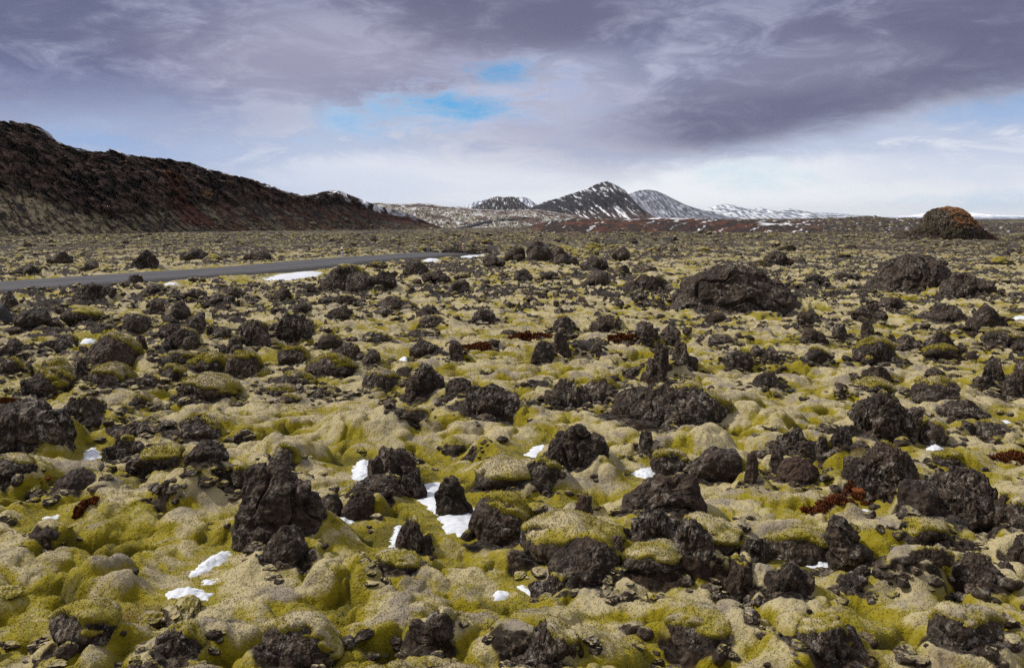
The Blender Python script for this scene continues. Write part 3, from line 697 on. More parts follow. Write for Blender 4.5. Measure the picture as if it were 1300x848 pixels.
def outline_rock(pts, seed, rough, flat=2.2, depth=0.7, res=(150, 110)):
    """a broad mass of rock whose skyline is given in photo pixels, rounded fore and aft, with real depth"""
    p = np.array(pts, float); x0, x1 = p[0, 0], p[-1, 0]; yb = max(p[0, 1], p[-1, 1])
    D0, z0 = hit((x0 + x1) / 2, yb); W = (x1 - x0) * D0 / F; dp = depth * W; Dc = D0 + 0.40 * dp
    xs = np.linspace(x0, x1, res[0]); v = np.linspace(-1, 1, res[1]); Vv, XS = np.meshgrid(v, xs, indexing='ij')
    top = np.interp(XS, p[:, 0], p[:, 1]); hz = np.maximum(H - (top - HY) * Dc / F - z0, 0.0)
    edge = np.clip(np.minimum(XS - x0, x1 - XS) / (x1 - x0) * 2, 0, 1) ** 0.45
    X = (XS - CX) / F * Dc; Y = Dc + Vv * dp / 2 * (0.35 + 0.65 * edge)
    Z = hz * np.clip(1 - np.abs(Vv) ** flat, 0, 1) ** 0.75
    V = np.stack([X.ravel(), Y.ravel(), Z.ravel()], 1) - [0, 0, 0.25 * rough]
    Fc = grid_faces(res[1], res[0]); N = np.zeros_like(V)
    a, b, c = V[Fc[:, 0]], V[Fc[:, 1]], V[Fc[:, 3]]; n = np.cross(b - a, c - a)
    for q in range(4): np.add.at(N, Fc[:, q], n)
    N /= np.linalg.norm(N, axis=1)[:, None] + 1e-9
    N *= np.where(N[:, 2:] < 0, -1, 1)
    Q = V / (rough * 3.2) + seed
    lump = 0.55 * ridge3(Q, seed, 3) + 0.6 * fbm3(Q * 2.3, seed + 5, 4, 0.6) - 0.5 * sstep(0.14, 0, np.abs(gn3(Q * 1.3, seed + 9)))
    hn = np.clip(Z.ravel() / (hz.max() + 1e-6) * 4, 0.25, 1)
    V = V + N * (rough * 0.75 * lump * hn)[:, None] + 0.30 * rough * np.stack([fbm3(Q * 3 + q, seed + 20 + q, 3) for q in range(3)], 1)
    X0 = ((x0 + x1) / 2 - CX) / F * Dc
    return V - [X0, Dc, 0], Fc, (X0, Dc, z0 - 0.03 * W), W, dp, float(hz.max())

OUTLINES = {
 'the upright boulder by the snow': ([(553,655),(555,630),(558,612),(566,603),(575,604),(584,614),(592,628),(598,643),(600,655)], 0.11),
 'the tall square boulder': ([(298,694),(301,664),(305,642),(311,618),(314,590),(322,584),(334,587),(346,584),(360,586),(370,590),(374,604),(380,607),(389,606),(396,616),(403,630),(409,646),(413,694)], 0.16),
 'the slanted jagged slab': ([(687,597),(693,578),(700,560),(711,546),(719,543),(724,538),(736,538),(741,542),(752,544),(763,550),(769,564),(766,580),(770,597)], 0.15),
 'the pointed spike rock': ([(1048,724),(1053,692),(1056,664),(1062,650),(1067,651),(1076,662),(1088,678),(1102,692),(1116,704),(1126,714),(1132,724)], 0.12),
 'the coarse dark boulder': ([(788,662),(794,632),(800,622),(812,610),(826,606),(838,601),(856,603),(872,600),(884,606),(890,622),(892,662)], 0.15),
 'the big dark boulder at the left edge': ([(-40,584),(-36,530),(-10,512),(14,506),(34,503),(56,505),(72,511),(82,522),(87,545),(90,584)], 0.22),
 'the great dark mound': ([(844,391),(856,381),(866,362),(878,350),(892,341),(908,334),(924,331),(942,332),(958,336),(972,343),(984,351),(996,361),(1006,372),(1013,381),(1020,391)], 0.55),
 'the cracked dome': ([(1082,368),(1098,360),(1108,352),(1120,340),(1132,326),(1146,319),(1158,317),(1163,319),(1167,331),(1170,320),(1182,323),(1192,330),(1200,340),(1210,352),(1220,362),(1230,370)], 0.45),
}
ROCKOBJ = []      # (object, px centre x, px bottom y, px size, info)
FOOT = []
def hit(x, y):
    """first point of the real ground along the sight line of a photo pixel"""
    Dm = H * F / (y - HY)
    D = np.linspace(0.72 * Dm, 1.25 * Dm + 2, 420)
    g = ground_full((x - CX) / F * D, D)[0]
    k = np.nonzero(g >= H - (y - HY) / F * D)[0]
    k = k[0] if len(k) else np.argmin(np.abs(D - Dm))
    return D[k], g[k]

def place(x0, x1, yt, yb):
    D0, z = hit((x0 + x1) / 2, yb)
    W = (x1 - x0) * D0 / F
    for k in (0.85, 0.7, 0.55, 0.42, 0.3):
        dp = k * W; Dc = D0 + 0.42 * dp
        top = H - (yt - HY) * Dc / F
        if top - z > 0.28 * W: break
    Wc = (x1 - x0) * Dc / F
    return ((x0 + x1) / 2 - CX) / F * Dc, Dc, z, Wc, dp, max(top - z, 0.18 * W)

for i, (x0, x1, yt, yb, kind, moss, short, label) in enumerate(R):
    px = x1 - x0
    if short in OUTLINES:
        V, Fc, (X, Y, z), W, dp, hz = outline_rock(*OUTLINES[short][:1], 40 + i, OUTLINES[short][1], 2.4, 0.62, (210, 150))
        o = obj('lava_rock', mesh_from('lava_rock', V, Fc, False), ROCK, None, (X, Y, z))
        ROCKOBJ.append(dict(o=o, x=(x0 + x1) / 2, y=yb, px=px, ph=yb - yt, kind=kind, moss=moss, short=short, label=label)); FOOT.append((X, Y, W / 2, dp / 2, hz)); continue
    X, Y, z, W, dp, hz = place(x0, x1, yt, yb)
    sub = 6 if px > 75 and yb > 480 or px > 120 else 5 if px > 34 else 4
    V, S, Fc = block(1000 + i * 7, sub, kind, px, (W, dp, hz))
    sc = np.array([W, dp, hz])
    V = V * sc; S = S * sc
    mat = ROCK if kind != 'r' or moss < 0.15 else ROCK
    if label and ('reddish' in label or 'brown' in label): mat = ROCKR
    if label and ('slate' in label or 'grey smooth' in label): mat = ROCKS
    me = mesh_from('lava_rock', V, Fc, sub < 5, None)
    o = obj('lava_rock', me, mat, None, (X, Y, z - 0.02))
    if moss > 0.09:
        cm = moss_cap('moss_cap', S, Fc, sc, moss, 77 + i, None)
        if cm is not None:
            obj('moss_cap', cm, MOSS, o); CAPS[-1] = (np.array([X, Y, z - 0.02]),) + CAPS[-1][1:]
    ROCKOBJ.append(dict(o=o, x=(x0 + x1) / 2, y=yb, px=px, ph=yb - yt, kind=kind, moss=moss, short=short, label=label))
    FOOT.append((X, Y, W / 2, dp / 2, hz))
FOOT = np.array(FOOT)
build_ground()

# smaller rocks between them: the larger ones copies of a few blocks, the rest one scatter of rubble
def scatter_rocks():
    n = 60000
    th = rng.uniform(-0.60, 0.60, n); D = np.sqrt(rng.uniform(9.5 ** 2, 235 ** 2, n))
    x = np.sin(th) * D; y = np.cos(th) * D
    cl = 1.3 * fbm2(x / 5.0, y / 3.4, 120, 4, g=0.6)
    s = np.clip(np.exp(rng.normal(-1.15, 0.52, n)) * (1 + 0.5 * sstep(60, 180, D)), 0.10, 2.2)
    band = np.exp(-((x + 0) / 11) ** 2 - ((y - 103) / 17) ** 2)
    keep = (cl + rng.normal(0, 0.13, n) + 1.0 * band > 0.12 - 0.10 * sstep(30, 60, D)) & (rng.random(n) < 0.55 + 0.45 * sstep(20, 60, D))
    s = s * (1 + 1.6 * band); keep &= road_dist(x, y) > 5.0 + s
    px = CX + F * x / y; py = HY + F * H / y
    keep &= (s * F / D < 42) | (D > 90)
    for ex, ey, ea, eb in OPEN:
        if ea: keep &= ((px - ex) / ea) ** 2 + ((py - ey) / eb) ** 2 > 1
    for w in SNOWW:
        c = w.mean(0); e = np.abs(w - c).max() + 0.3
        keep &= ~((np.abs(x - c[0]) < e + s) & (y < c[1] + e) & (y > c[1] - e - 1.5))
    for cx, cy, rx, ry, hz in DOMEW: keep &= ((x - cx) / rx) ** 2 + ((y - cy) / ry) ** 2 > 1
    # extra half-buried stones in the near field, in drifts
    n2 = 9000; t2 = rng.uniform(-0.60, 0.60, n2); D2 = np.sqrt(rng.uniform(8.6 ** 2, 46 ** 2, n2)); x2, y2 = np.sin(t2) * D2, np.cos(t2) * D2
    k2 = (1.3 * fbm2(x2 / 2.6, y2 / 1.8, 127, 4, g=0.6) + rng.normal(0, 0.10, n2) > 0.26) & (road_dist(x2, y2) > 5.3); s2 = np.clip(np.exp(rng.normal(-1.75, 0.5, n2)), 0.07, 0.45)
    for ex, ey, ea, eb in OPEN:
        if ea: k2 &= ((CX + F * x2 / y2 - ex) / ea) ** 2 + ((HY + F * H / y2 - ey) / eb) ** 2 > 0.6
    k2 &= snow_flat(x2, y2) < 0.3
    x = np.concatenate([x, x2]); y = np.concatenate([y, y2]); s = np.concatenate([s, s2]); D = np.concatenate([D, D2]); keep = np.concatenate([keep, k2])
    i = np.nonzero(keep)[0]; x, y, s, D = x[i], y[i], s[i], D[i]
    ok = np.ones(len(x), bool)
    for X, Y, a, b, _h in FOOT: ok &= ((x - X) / (a + 0.5 * s)) ** 2 + ((y - Y) / (b + 0.5 * s)) ** 2 > 0.8
    # keep the view of the annotated rocks clear: nothing sizeable directly in front of them
    for X, Y, a, b, _h in FOOT: ok &= ~((np.abs(x / y * Y - X) < a) & (y < Y) & (y > Y - b - 1.6 * s - 0.06 * Y) & (s * 900 / D > 9))
    return x[ok], y[ok], s[ok], D[ok]
sx_, sy_, ss_, sD_ = scatter_rocks()
app = ss_ * F / sD_
order = np.argsort(-app)
NIND = max(0, 318 - len(R))
PROTO = []
for k in range(16):
    kind = 'jjrjrjsj'[k % 8]
    V, S, Fc = rock_shape(9000 + 13 * k, 4, kind)
    PROTO.append((V, S, Fc, kind))
pm = [None] * 16
for q, j in enumerate(order[:NIND]):
    k = int(rng.integers(16)); V, S, Fc, kind = PROTO[k]
    w = ss_[j]; z = gl1(sx_[j], sy_[j])
    if pm[k] is None:
        sc = np.array([1, 0.85, 0.62])
        me = mesh_from('lava_rock', V * sc, Fc, False); me.materials.append(ROCKM)
        o = obj('lava_rock', me); pm[k] = o
        pm_moss = 0.45
    else:
        o = pm[k].copy(); COL.objects.link(o)
    o.location = (sx_[j], sy_[j], z); o.scale = (w * rng.uniform(1.0, 1.6), w, w * rng.uniform(0.45, 0.80)); o.rotation_euler = (0, 0, rng.uniform(0, 6.28))
    ROCKOBJ.append(dict(o=o, x=CX + F * sx_[j] / sy_[j], y=HY + F * (H - z) / sy_[j], px=app[j], ph=app[j] * 0.6, kind=kind, moss=None, short=None, label=None))

def rubble(name, xs, ys, ws, zs, mat, seed, sub=2, app=None):
    r_ = np.random.default_rng(seed); Vs = []; Fs = []; n0 = 0
    lev = {q: [rock_shape(seed * 50 + k, q, 'jjrjsj'[k % 6]) for k in range(14)] for q in ((sub,) if sub else (1, 2, 3))}
    for q, (x, y, w, z) in enumerate(zip(xs, ys, ws, zs)):
        V, S, Fc = lev[sub or (3 if app[q] > 13 else 2 if app[q] > 5 else 1)][int(r_.integers(14))]
        a = r_.uniform(0, 6.28); c, s = math.cos(a), math.sin(a)
        L = V * np.array([w * r_.uniform(0.9, 1.45), w * r_.uniform(0.7, 1.1), w * r_.uniform(0.28, 0.60)])
        Vs.append(np.stack([L[:, 0] * c - L[:, 1] * s + x, L[:, 0] * s + L[:, 1] * c + y, L[:, 2] + z], 1)); Fs.append(Fc + n0); n0 += len(V)
    me = mesh_from(name, np.concatenate(Vs), np.concatenate(Fs), False)
    return obj(name, me, mat)
rest = order[NIND:]
zr = np.where(sD_[rest] < 60, ground_full(sx_[rest], sy_[rest])[0], ground_low(sx_[rest], sy_[rest])) - 0.08 * ss_[rest]
def debris():
    xs = []; ys = []; ws = []
    for cx, cy, a, b, hz in FOOT:
        if cy > 60: continue
        for _ in range(int(rng.integers(9, 22))):
            th = rng.uniform(math.pi * 0.85, math.pi * 2.15); q = 0.95 + 1.0 * rng.random() ** 1.4
            x, y = cx + math.cos(th) * (a + .05) * q, cy + math.sin(th) * (b + .05) * q
            w = min((0.05 + 0.17 * rng.random() ** 2) * (1 + cy / 25), 0.6 * a)
            if all(not (abs(x - sw[:, 0].mean()) < np.ptp(sw[:, 0]) and abs(y - sw[:, 1].mean()) < np.ptp(sw[:, 1])) for sw in SNOWW): xs.append(x); ys.append(y); ws.append(w)
    return np.array(xs), np.array(ys), np.array(ws)
dx_, dy_, dw_ = debris(); dz_ = ground_full(dx_, dy_)[0] + skirt(dx_, dy_) - 0.01
rx_ = np.concatenate([sx_[rest], dx_]); ry_ = np.concatenate([sy_[rest], dy_]); rw_ = np.concatenate([ss_[rest], dw_]); zr = np.concatenate([zr, dz_])
o = rubble('lava_rubble', rx_, ry_, rw_, zr, ROCKF, 3, None, rw_ * F / ry_)
tag(o, 'countless small dark lava stones scattered through the moss', 'rubble', None, 'stuff')
print('rocks', len(R), 'scatter', len(sx_))
# ------------------------------------------------------------------ labels for the rocks
def auto_labels():
    land = [r for r in ROCKOBJ if r['short']]
    used = set(r['label'] for r in ROCKOBJ if r['label'])
    for r in ROCKOBJ:
        tag(r['o'], None, 'rock', 'lava rocks standing in the moss')
    todo = [r for r in ROCKOBJ if not r['label']]
    for r in sorted(todo, key=lambda r: -r['px']):
        size = 'large' if r['px'] > 55 else 'middling' if r['px'] > 32 else 'small' if r['px'] > 17 else 'tiny'
        ms = r['moss']
        look = {'j': 'jagged', 'r': 'rounded', 's': 'flattish', 't': 'peaked'}[r['kind']]
        moss = 'part-mossed' if ms is None or 0.1 <= ms <= 0.4 else 'bare dark' if ms < 0.1 else 'moss-capped'
        best = sorted(land, key=lambda l: math.hypot((l['x'] - r['x']), 2.2 * (l['y'] - l['ph'] * .3 - r['y'] + r['ph'] * .3)))
        done = False
        for l in best[:6]:
            dx = r['x'] - l['x']; dy = 2.2 * (r['y'] - l['y'])
            d = math.hypot(dx, dy)
            near = 'close ' if d < 70 else '' if d < 150 else 'well '
            if abs(dx) > abs(dy): rel = near + ('to the right of' if dx > 0 else 'to the left of')
            else: rel = near + ('in front of' if dy > 0 else 'behind')
            for lab in (f"{size} {moss} {look} rock {rel} {l['short']}",):
                if lab not in used and len(lab.split()) <= 16:
                    r['label'] = lab; used.add(lab); done = True; break
            if done: break
        if not done:
            l = best[0]
            for e in ('squat', 'broad', 'narrow', 'weathered', 'half-buried', 'rough', 'low', 'knobbly'):
                lab = f"{size} {e} {look} rock {rel} {best[0]['short']}"
                if lab not in used and len(lab.split()) <= 16: r['label'] = lab; used.add(lab); break
            else: r['label'] = 'small dark lava rock half sunk in moss'
    for r in ROCKOBJ: r['o']['label'] = r['label']
auto_labels()

# ------------------------------------------------------------------ shoots standing up out of the near moss
def moss_fuzz():
    r_ = np.random.default_rng(808); n = 620000
    D = 7.2 + 27 * r_.random(n) ** 1.7; th = r_.uniform(-0.60, 0.60, n); x = np.sin(th) * D; y = np.cos(th) * D
    z, hol, rk, far = ground_full(x, y); z = z + skirt(x, y)
    k = rk < 0.3
    for w in SNOWW:
        c = w.mean(0); e = np.abs(w - c).max() + 0.1
        if c[1] > 30: continue
        i = np.nonzero((np.abs(x - c[0]) < e) & (np.abs(y - c[1]) < e))[0]
        ins, d = in_poly_soft(x[i], y[i], w, 1); k[i] &= ~(ins | (d < 0.04))
    x, y, z, hol = x[k], y[k], z[k], hol[k]; n = len(x)
    L = (0.009 + 0.017 * r_.random(n) ** 1.5) * (0.6 + 0.035 * np.hypot(x, y))
    d = r_.normal(size=(n, 3)) * 0.6; d[:, 2] = np.abs(d[:, 2]) + 0.55; d /= np.linalg.norm(d, axis=1)[:, None]
    s = np.cross(d, r_.normal(size=(n, 3))); s /= np.linalg.norm(s, axis=1)[:, None] + 1e-9
    b = np.stack([x, y, z - 0.004], 1)
    for off, V, f, h in CAPS:
        if off is None or off[1] > 26: continue
        a, c, e = V[f[:, 0]], V[f[:, 1]], V[f[:, 2]]; ar = np.linalg.norm(np.cross(c - a, e - a), axis=1) / 2
        m = int(min(ar.sum() * 3200, 9000)); j = r_.choice(len(f), m, p=ar / ar.sum()); u = np.sqrt(r_.random(m))[:, None]; v = r_.random(m)[:, None]
        b = np.vstack([b, a[j] * (1 - u) + c[j] * u * (1 - v) + e[j] * u * v + off]); hol = np.concatenate([hol, h[f[j, 0]]])
        dd = r_.normal(size=(m, 3)) * 0.7 + vnormals(V, f)[f[j, 0]]; dd /= np.linalg.norm(dd, axis=1)[:, None]
        ss2 = np.cross(dd, r_.normal(size=(m, 3))); ss2 /= np.linalg.norm(ss2, axis=1)[:, None] + 1e-9
        d = np.vstack([d, dd]); s = np.vstack([s, ss2]); L = np.concatenate([L, (0.009 + 0.015 * r_.random(m)) * (0.6 + 0.045 * off[1])])
    n = len(b)
    w = (L * 0.30)[:, None]
    V = np.stack([b - s * w, b + s * w, b + d * L[:, None]], 1).reshape(-1, 3)
    o = obj('moss_shoots', mesh_from('moss_shoots', V, np.arange(3 * n).reshape(-1, 3), False, dict(hol=np.repeat(hol, 3))), MOSS)
    tag(o, 'fine woolly shoots covering the near moss cushions', 'moss', None, 'stuff')
moss_fuzz()

# ------------------------------------------------------------------ snow patches
def snow_patch(w, label):
    c = w.mean(0); lo = w.min(0); hi = w.max(0); st = max((hi - lo).max() / 60, 0.015)
    xs = np.arange(lo[0] - 7 * st, hi[0] + 7 * st, st); ys = np.arange(lo[1] - 7 * st, hi[1] + 7 * st, st)
    X, Y = np.meshgrid(xs, ys)
    jx = X + 5 * st * fbm2(X / (8 * st), Y / (8 * st), 200, 4, g=0.6); jy = Y + 5 * st * fbm2(X / (8 * st), Y / (8 * st), 201, 4, g=0.6)
    ins, d = in_poly_soft(jx, jy, w, 1)
    sd = np.where(ins, d, -d)
    sd = sd + (1.5 if c[1] > 11.2 and abs(c[0] + 1.0) > 0.45 else -1.0) * st
    z, *_ = ground_full(X, Y)
    th = 0.022 + 0.0007 * c[1]
    Z = z + np.clip(sd / (5 * st), -1.0, 1) * th * 1.2 - 0.35 * th * sstep(0.1, 0.4, fbm2(X / (6 * st), Y / (6 * st), 207, 3)) + 0.25 * th * fbm2(X / (5 * st), Y / (5 * st), 205, 2) + 0.02
    Fc = grid_faces(len(ys), len(xs)); keep = (sd.ravel()[Fc] > -5.0 * st).all(1)
    Fc = Fc[keep]; used = np.unique(Fc); mp = np.zeros(X.size, int); mp[used] = np.arange(len(used))
    V = np.stack([X.ravel(), Y.ravel(), Z.ravel()], 1)[used]
    o0 = np.array([c[0], c[1], 0]); 
    o = obj('snow_patch', mesh_from('snow_patch', V - o0, mp[Fc], True), SNOW, None, o0)
    tag(o, label, 'snow patch', 'snow patches left in the hollows')
for w, (p, lab) in zip(SNOWW, SNOWP): snow_patch(w, lab)

# ------------------------------------------------------------------ heather patches
def heather(x0, x1, yt, yb, label, seed):
    r_ = np.random.default_rng(seed)
    X, Y, z, W, dp, hz = place(x0, x1, yt, yb)
    dp = max(dp, 0.7 * W)
    n = 6500; st = 0.012 * max(1, Y / 18)
    a = r_.uniform(0, 6.28, n); q = np.sqrt(r_.uniform(0, 1, n))
    px = np.cos(a) * q * W / 2; py = np.sin(a) * q * dp / 2
    m = fbm2(px / (W * .22) + seed, py / (W * .22), 210, 3) + 0.35 - 0.5 * q > -0.1
    px, py, q = px[m], py[m], q[m]; n = len(px)
    gz, *_ = ground_full(px + X, py + Y)
    hh = np.maximum(hz * 0.32 * (1 - q ** 2), 0.03)
    base = np.stack([px, py, gz - z - 0.03 + hh * r_.uniform(0.2, 0.95, n)], 1)
    L = (0.035 + 0.05 * r_.random(n)) * max(1, Y / 16)
    d = r_.normal(size=(n, 3)); d[:, 2] = np.abs(d[:, 2]) + 0.8; d /= np.linalg.norm(d, axis=1)[:, None]
    s = np.cross(d, r_.normal(size=(n, 3))); s /= np.linalg.norm(s, axis=1)[:, None] + 1e-9
    w = (L * 0.13)[:, None]
    V = np.stack([base - s * w, base + s * w, base + d * L[:, None] * 0.6 + s * w * 1.5, base + d * L[:, None] - s * w * 0.5], 1).reshape(-1, 3)
    Fc = np.arange(4 * n).reshape(-1, 4)
    # a low woody cushion under the shoots
    D_, I_ = ico(3); core = D_ * np.array([W * .30, dp * .30, max(hz * .22, .04)]) * (1 + .25 * fbm3(D_ * 2 + seed, 3, 3))[:, None] + np.array([0, 0, float(np.median(gz)) - z])
    o = obj('heather_patch', mesh_from('heather_patch', V, Fc, False), HEATH, None, (X, Y, z))
    obj('woody_cushion', mesh_from('woody_cushion', core, I_, True), HEATH, o)
    tag(o, label, 'heather', 'rust-red heather patches')
for k, h in enumerate(HEATHP): heather(*h, 300 + k)

# ------------------------------------------------------------------ road
def resample(pts, n):
    # Catmull-Rom through the centre line
    p = np.vstack([2 * pts[0] - pts[1], pts, 2 * pts[-1] - pts[-2]]); out = []
    for i in range(1, len(p) - 2):
        t = np.linspace(0, 1, n, endpoint=False)[:, None]
        a, b, c, d = p[i - 1], p[i], p[i + 1], p[i + 2]
        out.append(0.5 * (2 * b + (c - a) * t + (2 * a - 5 * b + 4 * c - d) * t * t + (3 * b - a - 3 * c + d) * t ** 3))
    return np.vstack(out + [pts[-1:]])
def build_road():
    m, t, b = material('asphalt')
    ge = t.new('ShaderNodeNewGeometry'); pos = ge.outputs['Position']; u = t.attr('u')
    n = t.noise(pos, 14.0, 4.0, 0.7); n2 = t.noise(pos, 0.5, 4.0, 0.6)
    c = t.mix(t.ss(n, 0.3, 0.7), (0.050, 0.050, 0.055), (0.085, 0.084, 0.090))
    c = t.mix(t.ss(n2, 0.4, 0.7, 0, 0.5), c, (0.11, 0.108, 0.112))
    wheel = t.m('MULTIPLY', t.ss(t.m('ABSOLUTE', t.m('SUBTRACT', t.m('ABSOLUTE', u), 0.45)), 0.16, 0.05), 0.35)
    c = t.mix(wheel, c, (0.12, 0.118, 0.122))
    sh = t.ss(t.m('ADD', t.m('ABSOLUTE', u), t.m('MULTIPLY', t.m('SUBTRACT', t.noise(pos, 1.6, 4.0), 0.5), 0.3)), 0.86, 0.94)
    c = t.mix(sh, c, t.mix(t.ss(n, 0.35, 0.65), (0.025, 0.022, 0.020), (0.06, 0.055, 0.05)))
    t.l.new(c, b.inputs['Base Color']); b.inputs['Roughness'].default_value = 0.75
    t.l.new(t.bump(n, 0.4, 0.02), b.inputs['Normal'])
    c_ = resample(ROADC, 24); tg = np.gradient(c_, axis=0); tg /= np.linalg.norm(tg, axis=1)[:, None]
    nn = np.stack([tg[:, 1], -tg[:, 0]], 1)
    us = np.array([-1.35, -1.12, -1.0, -0.8, -0.4, 0, 0.4, 0.8, 1.0, 1.12, 1.35]); hs = np.array([-0.35, -0.02, 0.02, 0.05, 0.09, 0.11, 0.09, 0.05, 0.02, -0.02, -0.35])
    V = []; U = []
    for k in range(len(c_)):
        z = 0.04 + float(road_z(c_[k][1]))
        for u_, h_ in zip(us, hs):
            q = c_[k] + nn[k] * u_ * 3.7; V.append((q[0], q[1], z + h_)); U.append(u_)
    o = obj('road', mesh_from('road', np.array(V), grid_faces(len(c_), len(us))[:, ::-1], True, dict(u=np.array(U))), m)
    tag(o, 'grey asphalt road curving away through the lava field', 'road', None, 'structure')
build_road()

# ------------------------------------------------------------------ marker posts
def marker_post(px, yt, yb, label, tint=(0.8, 0.8, 0.78), sink=0.3):
    D0 = H * F / (yb - HY); X = (px - CX) / F * D0; hz = (yb - yt) * D0 / F
    m, t, b = material('post_paint'); ge = t.new('ShaderNodeNewGeometry')
    n = t.noise(ge.outputs['Position'], 8.0, 4.0); t.l.new(t.mix(t.ss(n, .4, .75, 0, .4), tint, (0.45, 0.43, 0.40)), b.inputs['Base Color'])
    b.inputs['Roughness'].default_value = 0.5
    m2, t2, b2 = material('post_reflector'); ge = t2.new('ShaderNodeNewGeometry'); n = t2.noise(ge.outputs['Position'], 30.0)
    t2.l.new(t2.mix(n, (0.05, 0.05, 0.05), (0.10, 0.09, 0.08)), b2.inputs['Base Color']); b2.inputs['Roughness'].default_value = 0.3
    w = max(0.055, 0.085 * D0 / 85)
    def prism(z0, z1, w, d, slant, name, mat, par):
        bm = bmesh.new()
        prof = [(-w, -d), (-w * .6, -d * 1.4), (w * .6, -d * 1.4), (w, -d), (w, d), (-w, d)]
        lo = [bm.verts.new((x, y, z0)) for x, y in prof]; hi = [bm.verts.new((x, y, z1 + slant * y)) for x, y in prof]
        bm.faces.new(lo[::-1]); bm.faces.new(hi)
        for k in range(6): bm.faces.new((lo[k], lo[(k + 1) % 6], hi[(k + 1) % 6], hi[k]))
        bmesh.ops.bevel(bm, geom=bm.edges[:], offset=w * .12, segments=1, affect='EDGES')
        me = bpy.data.meshes.new(name); bm.to_mesh(me); bm.free()
        return obj(name, me, mat, par)
    e = obj('marker_post', None, None, None, (X, D0, 0.1))
    prism(-sink, hz, w, w * .6, 0.9, 'post', m, e); prism(hz * .70, hz * .86, w * 1.06, w * .68, 0, 'reflector_band', m2, e)
    tag(e, label, 'marker post')
marker_post(434, 316.0, 328.8, 'white roadside marker post at the far edge of the grey road')
marker_post(588, 310.5, 317.0, 'tiny pale orange marker post far along the road among dark rocks', (0.75, 0.45, 0.28), 1.9)

# ------------------------------------------------------------------ hills and mountains
HILL = make_vcol('hillside', 0.75, 0.55, 0.9)
FARM = make_vcol('mountain', 0.35, 0.012, 0.5)

def interp(pts, x):
    p = np.array(pts, float); return np.interp(x, p[:, 0], p[:, 1])

